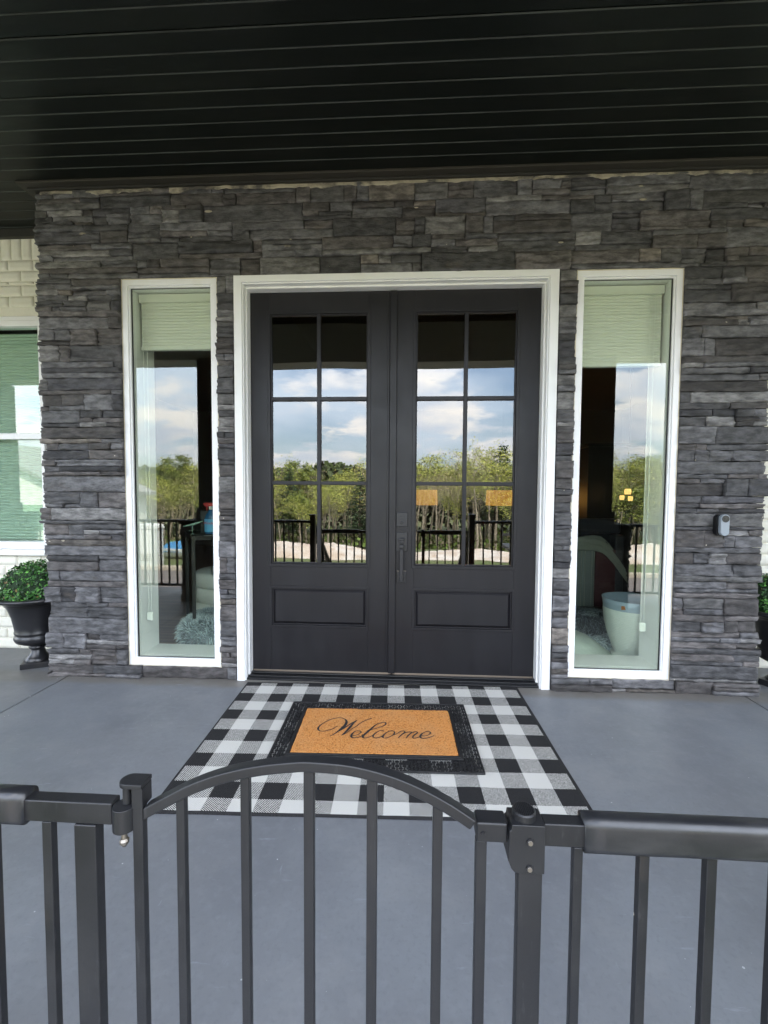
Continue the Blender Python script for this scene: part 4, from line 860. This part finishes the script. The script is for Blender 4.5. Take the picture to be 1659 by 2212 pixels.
# shaggy beds
m_shag = Mat('shag_fibre', (.40, .46, .48), .9)
a_ = m_shag.n('ShaderNodeAttribute'); a_.attribute_name = 'leaf'; m_shag.l(a_.outputs['Color'], m_shag.p.inputs['Base Color'])
def shag(name, x, y, R, r, hgt, n, label, cat, seed, L=.05):
    q = random.Random(seed); t = thing(name, (x, y, .03), label, cat); b = MB(); pr = [(R+r*cos(a), hgt*.5+hgt*.5*sin(a)) for a in [rad(-90+k*20) for k in range(14)]]+[(R*.4, hgt*.42), (0, hgt*.40)]
    b.lathe(pr, 40); b.build('cushion', Mat(name+'_base', (.16, .19, .21), .95), t, smooth=True, loc=(0, 0, 0))
    b = MB(); cols = []
    for i in range(n):
        th_ = q.uniform(0, 2*pi); ph = q.uniform(-70, 200)
        if ph < 160: a = rad(ph); p = Vector(((R+r*cos(a))*cos(th_), (R+r*cos(a))*sin(th_), hgt*.5+hgt*.5*sin(a))); nr = Vector((cos(a)*cos(th_), cos(a)*sin(th_), sin(a)))
        else: rr = R*sqrt(q.random()); p = Vector((rr*cos(th_), rr*sin(th_), hgt*.42)); nr = Vector((0, 0, 1))
        cl = Vector((vnoise(p.x*9, p.y*9, 1), vnoise(p.x*9, p.y*9, 5), vnoise(p.x*9, p.z*9, 9)))*1.3
        d = (nr+cl+Vector((q.gauss(0, .3), q.gauss(0, .3), q.gauss(0, .3)-.15))).normalized(); sd = d.orthogonal().normalized()*.0028; l = L*q.uniform(.6, 1.2); dr = Vector((0, 0, -.35*l))
        b.add([p-sd, p+sd, p+d*l*.55+sd*.8, p+d*l*.55-sd*.8, p+d*l+dr], [(0, 1, 2, 3), (3, 2, 4)]); k = q.uniform(.6, 1.5); cols += [(.26*k, .33*k, .36*k, 1)]*2+[(.44*k, .52*k, .54*k, 1)]*2+[(.62*k, .68*k, .67*k, 1)]
    o = b.build('fur', m_shag, t, loc=(0, 0, 0)); at = o.data.attributes.new('leaf', 'FLOAT_COLOR', 'POINT'); at.data.foreach_set('color', [c for tt in cols for c in tt])
shag('pet_bed', -1.17, .60, .20, .13, .22, 9000, 'round grey shaggy pet bed on the floor behind the left window', 'pet bed', 5)
shag('shaggy_rug', 1.66, 1.15, .48, .08, .07, 9000, 'grey shaggy rug on the floor behind the right window', 'rug', 6)
# planter
pl = thing('ribbed_planter', (1.86, .49, .03), 'tapering white ribbed planter with a grey rim behind the right window', 'planter')
m_wr = Mat('white_rib', (.62, .66, .62), .6).vary((.42, .50, .50), 5, .5, .75, .5); q = MB(); pr = [(0, 0), (.10, 0), (.12, .015), (.125, .03), (.10, .04)]
z = .045
while z < .36: u = (z-.045)/.32; R_ = .105+.075*sin(u*pi/2); pr += [(R_, z), (R_+.0045, z+.006), (R_, z+.012)]; z += .0125
q.lathe(pr, 48); q.build('body', m_wr, pl, smooth=True, loc=(0, 0, 0))
q = MB(); q.lathe([(.181, .362), (.187, .40), (.193, .435), (.186, .437), (.176, .39), (0, .385)], 48); q.build('rim', Mat('grey_rim', (.26, .33, .40), .5), pl, smooth=True, loc=(0, 0, 0))
q = MB(); q.box(-.135, -.105, -.150, -.143, .385, .41); q.build('tag', Mat('tan_tag', (.35, .13, .05), .6), pl, loc=(0, 0, 0))
# armchair with blanket
ac = thing('armchair', (2.05, 1.75, .03), 'dark leather armchair with nailhead trim behind the right window', 'armchair')
m_lea = Mat('leather', (.040, .042, .055), .38).bump(60, .001, .4); m_mar = Mat('maroon_side', (.095, .026, .032), .5); m_gl = Mat('grey_leather', (.30, .33, .32), .45); m_nail = Mat('nail', (.6, .6, .5), .3, .9)
def abuild(m, nme, mat, **k): return m.build(nme, mat, ac, loc=(-1.95, -1.75, -.03), **k)
q = MB(); q.box(1.50, 2.29, 1.90, 2.06, .30, .93); q.box(1.50, 2.31, 1.86, 2.02, .80, .95); abuild(q, 'backrest', m_lea, bevel=.03, seg=4)
q = MB(); q.box(1.56, 2.30, 1.80, 2.40, .15, .42); abuild(q, 'seat', m_lea, bevel=.03, seg=4)
q = MB(); q.tube([(1.55, 1.76, .695), (2.12, 1.76, .695)], .055, 16); q.box(2.19, 2.28, 1.72, 1.86, .10, .80); abuild(q, 'arm', m_lea, bevel=.02, seg=3)
q = MB(); q.box(1.58, 2.00, 1.71, 1.80, .08, .66); abuild(q, 'front_panel', m_gl, bevel=.02, seg=3)
q = MB(); q.box(2.003, 2.27, 1.725, 1.80, .08, .66); abuild(q, 'side_panel', m_mar, bevel=.012)
q = MB()
for x in (1.865, 1.90, 1.965, 1.99):
    for k in range(28): q.tube([(x, 1.7095, .10+k*.0205), (x, 1.703, .10+k*.0205)], [.0062, .003], 7)
abuild(q, 'nailheads', m_nail)
for x in (1.62, 2.24): q = MB(); q.box(x-.025, x+.025, 1.74, 1.79, .03, .08); abuild(q, 'foot', m_tb)
# blanket: folded strip lying along the arm and sliding off its end
q = MB(); P = [(1.62, .735), (1.76, .765), (1.90, .790), (2.02, .790), (2.09, .755), (2.16, .675), (2.23, .575), (2.28, .50)]; P2 = cr(P, 5); m2 = len(P2)
for i, (x, z) in enumerate(P2):
    u = i/(m2-1)
    for j in range(11):
        v = j/10; wv = .012*sin(v*24+u*3)+.007*vnoise(u*8, v*6, 2); q.v.append((x+.10-.03*v+.05*v*u, 1.735-.05*min(1, v*3)-wv, z-.135*v*(1+.15*u)+.006*vnoise(u*15, v*3, 1)))
for i in range(m2-1):
    for j in range(10): q.f.append((i*11+j, i*11+j+1, (i+1)*11+j+1, (i+1)*11+j)); q.mi.append(0)
o = q.build('throw_blanket', Mat('blanket_knit', (.36, .38, .33), .95).bump(70, .004, .8), smooth=True); tag(o, 'grey knitted throw blanket draped over the dark armchair', 'blanket')
sm = o.modifiers.new('solid', 'SOLIDIFY'); sm.thickness = .01
# pale cloth heap
q = MB(); nx = 30
for j in range(nx+1):
    for i in range(nx+1):
        u, v = i/nx-.5, j/nx-.5; rr = sqrt(u*u+v*v)*2; q.v.append((1.36+u*.80, .62+v*.72, .034+.16*max(0, 1-rr**2.2)+.018*fbm(u*7, v*7, 3, 3)*max(0, 1.1-rr)))
for j in range(nx):
    for i in range(nx): q.f.append((j*(nx+1)+i, j*(nx+1)+i+1, (j+1)*(nx+1)+i+1, (j+1)*(nx+1)+i)); q.mi.append(0)
o = q.build('folded_sheet', Mat('pale_cloth', (.55, .62, .56), .9).bump(25, .01, .5), smooth=True); tag(o, 'pale crumpled sheet on the floor behind the right window', 'sheet')
# cabinet, lit niches and pendant farther back
q = MB(); q.box(2.35, 3.1, 2.6, 3.1, .031, 1.75); q.box(2.33, 3.12, 2.58, 3.1, 1.7501, 1.79); tag(q.build('tall_cabinet', m_tb, bevel=.004), 'tall black cabinet deep in the right-hand room', 'cabinet')
def emis(name, c, s):
    m = bpy.data.materials.new(name); m.use_nodes = True; p = m.node_tree.nodes['Principled BSDF']; p.inputs['Emission Color'].default_value = (*c, 1); p.inputs['Emission Strength'].default_value = s; p.inputs['Base Color'].default_value = (*c, 1); return m
m_lamp = emis('lamp_glow', (1, .58, .20), .22); m_shd = emis('lamp_shade_glow', (1.0, .46, .10), .42)
for x, l in ((.47, 'glowing amber drum lamp deep in the hall behind the left panes of the right leaf'), (1.72, 'glowing amber drum lamp deep in the hall behind the right panes of the right leaf')):
    t = thing('drum_lamp', (x, 4.4, 1.0), l, 'lamp'); q = MB(); q.lathe([(.245, .0), (.235, .24)], 40); q.build('lamp_shade', m_shd, t, smooth=True, loc=(0, 0, 0))
    q = MB(); q.lathe([(.0, .22), (.03, .20), (.04, .16), (.03, .12), (0, .10)], 16); q.build('bulb', m_lamp, t, loc=(0, 0, 0)); q = MB(); q.tube([(0, 0, .24), (0, 0, 1.83)], .006, 6); q.build('stem', m_tb, t, loc=(0, 0, 0))
t = thing('pendant_lamp', (2.62, 2.2, 1.2), 'small gold pendant lamp lit deep in the right-hand room', 'lamp')
q = MB(); q.lathe([(.03, 0), (.035, .03), (.03, .06)], 12); q.lathe([(.02, 0), (.025, .03), (.02, .05)], 12, (-.06, 0, -.06)); q.lathe([(.02, 0), (.025, .03), (.02, .05)], 12, (.03, 0, -.07)); q.build('glass_shade', m_lamp, t, loc=(0, 0, 0)); q = MB(); q.tube([(0, 0, .06), (0, 0, 1.6)], .004, 6); q.build('cord', m_tb, t, loc=(0, 0, 0))
# ================= OUTSIDE: ground, road, dirt, forest =================
def sm(a, b, x): t = min(1, max(0, (x-a)/(b-a))); return t*t*(3-2*t)
def gz(x, y):
    z = -1.12-.9*sm(-10.5, -19, y)-4.6*sm(-20, -44, y)
    if y < -9.9: z += .05*fbm(x*.5, y*.5, 1, 3)
    return z-6*sm(-110, -400, y)*0
m_grass = Mat('grass', (.085, .12, .030), .9).vary((.14, .13, .055), .8, .42, .62, .9).vary((.20, .16, .10), 2.5, .58, .72, .8).bump(12, .05, .6)
ys = [400, 120, 40, 10, 0, -3, -5, -6.3]+[-9.9-.5*k for k in range(0, 22)]+[-22, -25, -28, -31, -34, -37, -40, -44, -50, -60, -75, -100, -160, -300, -900]
ys = sorted(set(ys)); xs = sorted([-900, -300, -150, -90, -60, -45, -35]+[-30+1.5*i for i in range(41)]+[35, 45, 60, 90, 150, 300, 900])
sheet('ground', xs, ys, lambda x, y: gz(x, y), m_grass, 'grassy ground falling away beyond the road')
m_road = Mat('asphalt', (.17, .145, .135), .85).vary((.13, .12, .115), 1.2, .4, .7, .7).bump(60, .006, .5)
MB().box(-60, 60, -9.6, -5.8, -1.13, -1.105).build('road', m_road)['kind'] = 'structure'
m_kerb = Mat('kerb_concrete', (.42, .37, .30), .85).bump(30, .004, .4)
MB().box(-60, 60, -9.80, -9.601, -1.13, -.99).build('kerb', m_kerb, bevel=.02)['kind'] = 'structure'
MB().box(-60, 60, -5.799, -5.62, -1.13, -1.0).build('kerb', m_kerb, bevel=.02)['kind'] = 'structure'
MB().box(-.9, 1.0, -5.6, -4.3, -1.119, -1.09).build('front_walk', m_kerb)['kind'] = 'structure'
m_dirt = Mat('bare_dirt', (.50, .41, .33), .95).vary((.62, .58, .54), 1.2, .42, .62, .9).vary((.36, .25, .17), 3, .55, .7, .7).vary((.10, .14, .04), 2, .66, .76, .8, off=(3, 3, 3)).bump(6, .08, .8)
for i, (cx, cy, rx, ry, h, l) in enumerate(((-4.5, -17, 5.0, 2.6, .75, 'long mound of pale sandy dirt straight across the road'), (3.6, -18, 4.8, 2.6, .42, 'low mound of whitish dirt right of the long mound'), (10.5, -19, 3.8, 2.4, .8, 'reddish dirt mound farthest right across the road'))):
    q = MB(); n = 44
    for j in range(n+1):
        for k in range(n+1):
            u, v = k/n*2-1, j/n*2-1; r_ = sqrt(u*u+v*v); x, y = cx+u*rx, cy+v*ry
            z = gz(x, y)-.05+h*max(0, 1-r_**2)*(1+.35*fbm(x*.8, y*.8, i, 4))+.10*fbm(x*2.5, y*2.5, i+5, 4)*max(0, 1-r_); q.v.append((x, y, z))
    for j in range(n):
        for k in range(n): q.f.append((j*(n+1)+k, j*(n+1)+k+1, (j+1)*(n+1)+k+1, (j+1)*(n+1)+k)); q.mi.append(0)
    tag(q.build('dirt_mound', m_dirt, smooth=True), l, 'dirt mound')
# trees
m_bark = Mat('pale_bark', (.36, .31, .24), .9).vary((.13, .11, .085), 6, .4, .65, .9, (1, 1, .3)).bump(20, .02, .6)
m_bark2 = Mat('dark_bark', (.07, .055, .042), .9)
m_fol = Mat('spring_leaves', (.1, .16, .03), .6); a_ = m_fol.n('ShaderNodeAttribute'); a_.attribute_name = 'leaf'; m_fol.l(a_.outputs['Color'], m_fol.p.inputs['Base Color'])
m_fol.p.inputs['Transmission Weight'].default_value = 0
def tree_mesh(kind, seed):
    q = random.Random(seed); tk = MB(); lv = MB(); cols = []
    H = q.uniform(11.2, 13.2); ends = []
    def leaf(p, size, c):
        n_ = Vector((q.gauss(0, 1), q.gauss(0, 1), q.gauss(0, 1))).normalized(); a = n_.orthogonal().normalized(); c2 = n_.cross(a); s = size*q.uniform(.6, 1.3)
        lv.add([p+a*s, p+c2*s*.7, p-a*s, p-c2*s*.7], [(0, 1, 2, 3)]); k = q.uniform(.7, 1.3); cols.extend([(c[0]*k, c[1]*k, c[2]*k, 1)]*4)
    if kind == 'pine':
        tk.tube([(0, 0, -1), (.05, 0, H*.5), (0, .05, H)], [.17, .10, .02], 7)
        z = H*.32
        while z < H:
            u = (H-z)/(H*.68); R_ = .25+2.1*u**.8
            for k in range(int(5+4*u)):
                a = q.uniform(0, 6.28); l = R_*q.uniform(.6, 1.1); e = Vector((cos(a)*l, sin(a)*l, z+.05*l-.12*l*l*.3))
                tk.tube([(0, 0, z), e], [.025, .006], 4, False)
                for m in range(int(14*l)+4):
                    t_ = q.uniform(.25, 1.05); p = Vector((0, 0, z)).lerp(e, t_)+Vector((q.gauss(0, .13), q.gauss(0, .13), q.gauss(0, .07))); leaf(p, .11, q.choice(((.030, .060, .022), (.045, .080, .028), (.020, .040, .016))))
            z += q.uniform(.28, .42)
        return tk, lv, cols
    def limb(p, d, l, r, dep):
        pts = [p]; rs = [r]; n = 4
        for i in range(n):
            d = (d+Vector((q.gauss(0, .13), q.gauss(0, .13), q.gauss(0, .06)+.05))).normalized(); p = p+d*l/n; pts.append(p); rs.append(r*(1-.75*(i+1)/n))
        tk.tube(pts, rs, 5 if dep < 2 else 3, False)
        if dep >= 3 or l < .6: ends.append(pts); return
        for k in range(q.choice((3, 4, 4))):
            t_ = q.uniform(.35, 1); i = min(n-1, int(t_*n)); b_ = pts[i].lerp(pts[i+1], t_*n-i); a = q.uniform(0, 6.28); o_ = d.orthogonal().normalized(); o_ = Matrix.Rotation(a, 3, d) @ o_
            limb(b_, (d*.8+o_*.75).normalized(), l*q.uniform(.45, .65), r*.45, dep+1)
    pts = [Vector((0, 0, -1))]; d = Vector((q.gauss(0, .03), q.gauss(0, .03), 1))
    for i in range(7): pts.append(pts[-1]+d*H/7.6); d = (d+Vector((q.gauss(0, .05), q.gauss(0, .05), 0))).normalized()
    rs = [.19*(1-.85*i/7) for i in range(8)]; tk.tube(pts, rs, 7, False)
    lo = .60 if kind != 'bushy' else .44
    for k in range(20 if kind != 'bare' else 16):
        t_ = lo+(1-lo)*(k+q.random())/20; i = min(6, int(t_*7)); b_ = pts[i].lerp(pts[i+1], t_*7-i); a = q.uniform(0, 6.28)
        limb(b_, Vector((cos(a), sin(a), q.uniform(.5, 1.3))).normalized(), H*.30*(1.25-t_)*q.uniform(.8, 1.2)+.5, .055*(1.2-t_), 1)
    ends.append([pts[-2], pts[-1]])
    pal = {'airy': ((.33, .35, .07), (.42, .42, .09), (.22, .26, .05)), 'bushy': ((.18, .22, .04), (.27, .30, .05), (.09, .13, .03)), 'bare': ((.36, .31, .15), (.28, .30, .09), (.40, .32, .2))}[kind]
    per = {'airy': 6, 'bushy': 16, 'bare': 2}[kind]
    for e in ends:
        c = q.choice(pal)
        for m in range(per):
            p = e[q.randrange(len(e))]+Vector((q.gauss(0, .26), q.gauss(0, .26), q.gauss(0, .2))); leaf(p, .085 if kind != 'bushy' else .11, c)
    return tk, lv, cols
protos = {}
for kind, lab, nm in (('airy', 'tall airy tree with fresh yellow-green spring leaves in the wood', 'deciduous_tree'), ('bushy', 'full-crowned mid green tree in the wood', 'leafy_tree'), ('bare', 'nearly bare pale-barked tree in the wood', 'budding_tree'), ('pine', 'dark green pine tree in the wood', 'pine_tree')):
    for v_ in range(3 if kind != 'pine' else 2):
        tk, lv, cols = tree_mesh(kind, 100+v_*7+len(kind)*13)
        t = thing(nm, (0, -60, -6.6), lab, 'tree', {'airy': 'airy spring trees of the wood', 'bushy': 'full green trees of the wood', 'bare': 'bare pale trees of the wood', 'pine': 'dark pines of the wood'}[kind])
        tk.build('trunk', m_bark if kind != 'pine' else m_bark2, t, loc=(0, 0, 0)); o = lv.build('crown', m_fol, t, loc=(0, 0, 0)); at = o.data.attributes.new('leaf', 'FLOAT_COLOR', 'POINT'); at.data.foreach_set('color', [c for tt in cols for c in tt])
        protos.setdefault(kind, []).append([t, False])
R_ = random.Random(77); cnt = 0
for row, (y, step, hs) in enumerate(((-47, 2.0, .82), (-52, 1.9, .95), (-58, 1.8, 1.02), (-65, 2.0, 1.14))):
    x = -44
    while x < 46:
        xx = x+R_.uniform(-.7, .7); yy = y+R_.uniform(-2.2, 2.2); rr_ = R_.random()
        kind = 'airy' if rr_ < .44 else ('bushy' if rr_ < .58 else ('bare' if rr_ < .93 else 'pine'))
        pr_ = R_.choice(protos[kind]); t = pr_[0] if not pr_[1] else clone(pr_[0]); pr_[1] = True
        t.location = (xx, yy, gz(xx, yy)); s_ = hs*.94*R_.uniform(.82, 1.10)*(1.12 if -6 < xx < 30 else .92); t.scale = (s_*1.15, s_*1.15, s_); t.rotation_euler = (0, 0, R_.uniform(0, 6.28)); x += step*R_.uniform(.8, 1.25); cnt += 1
for k, v in protos.items():
    for t, used in v:
        if not used: t.location = (R_.uniform(-30, 30), -70, gz(0, -70))
# the dense far wood behind the individual trees
b = MB(); cols = []; q = random.Random(5)
for i in range(42000):
    x = q.uniform(-75, 75); y = -72-q.uniform(0, 14); top = gz(x, y)+11.5+1.6*fbm(x*.12, 3, 1, 3); z = gz(x, y)+(top-gz(x, y))*sqrt(q.random()); s = q.uniform(.22, .5); n_ = Vector((q.gauss(0, 1), q.gauss(0, 1)+1, q.gauss(0, 1))).normalized(); a = n_.orthogonal().normalized(); c2 = n_.cross(a); p = Vector((x, y, z))
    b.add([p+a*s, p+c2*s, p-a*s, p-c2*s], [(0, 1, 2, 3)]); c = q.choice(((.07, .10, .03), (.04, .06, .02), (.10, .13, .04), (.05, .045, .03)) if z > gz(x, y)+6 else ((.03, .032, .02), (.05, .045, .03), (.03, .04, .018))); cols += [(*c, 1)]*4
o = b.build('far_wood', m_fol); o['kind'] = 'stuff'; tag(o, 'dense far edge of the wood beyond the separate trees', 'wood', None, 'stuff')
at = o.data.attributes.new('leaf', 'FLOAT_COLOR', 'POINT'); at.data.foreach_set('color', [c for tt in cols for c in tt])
b = MB(); cols = []
for i in range(9000):
    x = q.uniform(-45, 45); y = -44-q.uniform(0, 20); z = gz(x, y)+q.uniform(0, 1)**2*2.6; s = q.uniform(.12, .3); n_ = Vector((q.gauss(0, 1), q.gauss(0, 1)+1, q.gauss(0, 1))).normalized(); a = n_.orthogonal().normalized(); c2 = n_.cross(a); p = Vector((x, y, z))
    b.add([p+a*s, p+c2*s, p-a*s, p-c2*s], [(0, 1, 2, 3)]); cols += [(*q.choice(((.12, .18, .03), (.08, .11, .03), (.13, .11, .06))), 1)]*4
o = b.build('undergrowth', m_fol); tag(o, 'low leafy undergrowth along the foot of the wood', 'undergrowth', None, 'stuff'); at = o.data.attributes.new('leaf', 'FLOAT_COLOR', 'POINT'); at.data.foreach_set('color', [c for tt in cols for c in tt])
# roadside things
t = thing('utility_cabinet', (-7.58, -10.3, -1.12), 'white roadside utility cabinet with a rounded lid', 'cabinet'); m_uc = Mat('cabinet_white', (.66, .66, .64), .5)
q_ = MB(); q_.box(-.30, .30, -.25, .25, 0, 1.15); q_.build('body', m_uc, t, bevel=.02, loc=(0, 0, 0)); q_ = MB(); q_.prism([(-.33, 1.152), (.33, 1.152), (.31, 1.24), (.2, 1.28), (-.2, 1.28), (-.31, 1.24)], -.28, .28); q_.build('lid', m_uc, t, loc=(0, 0, 0), bevel=.01)
q_ = MB(); 
for k in range(4): q_.box(-.2, .2, .2501, .262, .2+.06*k, .225+.06*k)
q_.build('vent', Mat('vent_grey', (.3, .28, .22), .6), t, loc=(0, 0, 0))
t = thing('covered_boat', (-7.0, -12.6, -1.25), 'low blue and white covered boat beside the road', 'boat'); q_ = MB()
prf = [(-1.6, .15, .02), (-1.2, .42, .30), (-.4, .55, .38), (.5, .55, .36), (1.2, .50, .34), (1.5, .45, .30)]
vs = []; 
for x, w_, h in prf:
    for a in range(0, 181, 20): vs.append((x, -w_*cos(rad(a)), .30+h*sin(rad(a))))
q_.add(vs, [(i*10+k, (i+1)*10+k, (i+1)*10+k+1, i*10+k+1) for i in range(5) for k in range(9)]+[tuple(50+k for k in range(10))]); q_.build('cover', Mat('blue_cover', (.05, .22, .45), .5), t, loc=(0, 0, 0), smooth=True)
q_ = MB(); vs = []
for x, w_, h in prf:
    for f_, z in ((1, .30), (1.02, .22), (.7, -.02), (.1, -.10)): vs += [(x, -w_*f_, z)]
    for f_, z in ((.1, -.10), (.7, -.02), (1.02, .22), (1, .30)): vs += [(x, w_*f_, z)]
q_.add(vs, [(i*8+k, i*8+k+1, (i+1)*8+k+1, (i+1)*8+k) for i in range(5) for k in range(7)]); q_.build('hull', m_uc, t, loc=(0, 0, .12), smooth=True)
t = thing('flatbed_trailer', (5.2, -13.2, -1.25), 'dark flatbed trailer with stake sides parked across the road', 'trailer'); m_tr = Mat('trailer_dark', (.03, .03, .032), .5)
q_ = MB(); q_.box(-1.5, 1.5, -.8, .8, .42, .52); q_.build('bed', m_tr, t, loc=(0, 0, 0))
for y_ in (-.8, .8): q_ = MB(); [q_.box(x-.03, x+.03, y_-.02, y_+.02, .521, 1.0) for x in (-1.45, -.7, 0, .7, 1.45)]; q_.box(-1.5, 1.5, y_-.015, y_+.015, .78, .86); q_.build('side_rail', m_tr, t, loc=(0, 0, 0))
for x_ in (-.5, .4):
    for y_ in (-.9, .9): q_ = MB(); q_.tube([(x_, y_-.1, .3), (x_, y_+.1, .3)], .3, 24); q_.build('wheel', m_rubber, t, loc=(0, 0, 0))
# neighbouring house seen in the panes
t = thing('neighbour_house', (-23.9, -24, -2.0), 'pale single-storey neighbouring house with a grey gable roof', 'house'); m_sd = Mat('siding', (.58, .57, .52), .8).bump(v=None, scale=9, dist=.02, strength=.4, stretch=(.1, .1, 9)); m_rf = Mat('neighbour_roof', (.22, .21, .20), .9).bump(12, .03, .6)
q_ = MB(); q_.prism([(-5.6, 0), (5.6, 0), (5.6, 3.0), (0, 5.6), (-5.6, 3.0)], -4, 4); q_.build('wall', m_sd, t, loc=(0, 0, 0))
q_ = MB(); q_.add([(-6.1, -4.4, 2.80), (0, -4.4, 5.66), (6.1, -4.4, 2.80), (-6.1, 4.4, 2.80), (0, 4.4, 5.66), (6.1, 4.4, 2.80), (-6.1, -4.4, 3.02), (0, -4.4, 5.88), (6.1, -4.4, 3.02), (-6.1, 4.4, 3.02), (0, 4.4, 5.88), (6.1, 4.4, 3.02)],
     [(0, 1, 7, 6), (1, 2, 8, 7), (3, 9, 10, 4), (4, 10, 11, 5), (6, 7, 10, 9), (7, 8, 11, 10), (0, 3, 4, 1), (1, 4, 5, 2), (0, 6, 9, 3), (2, 5, 11, 8)]); q_.build('roof', m_rf, t, loc=(0, 0, 0))
for x_ in (-3, 3.2): q_ = MB(); q_.box(x_-.7, x_+.7, 4.001, 4.05, .9, 2.3); w__ = q_.build('window', m_gbrick, t, loc=(0, 0, 0)); [MB().box(x_+s_*.95-.2, x_+s_*.95+.2, 4.001, 4.04, .9, 2.3).build('shutter', m_frieze, t, loc=(0, 0, 0)) for s_ in (-1, 1)]
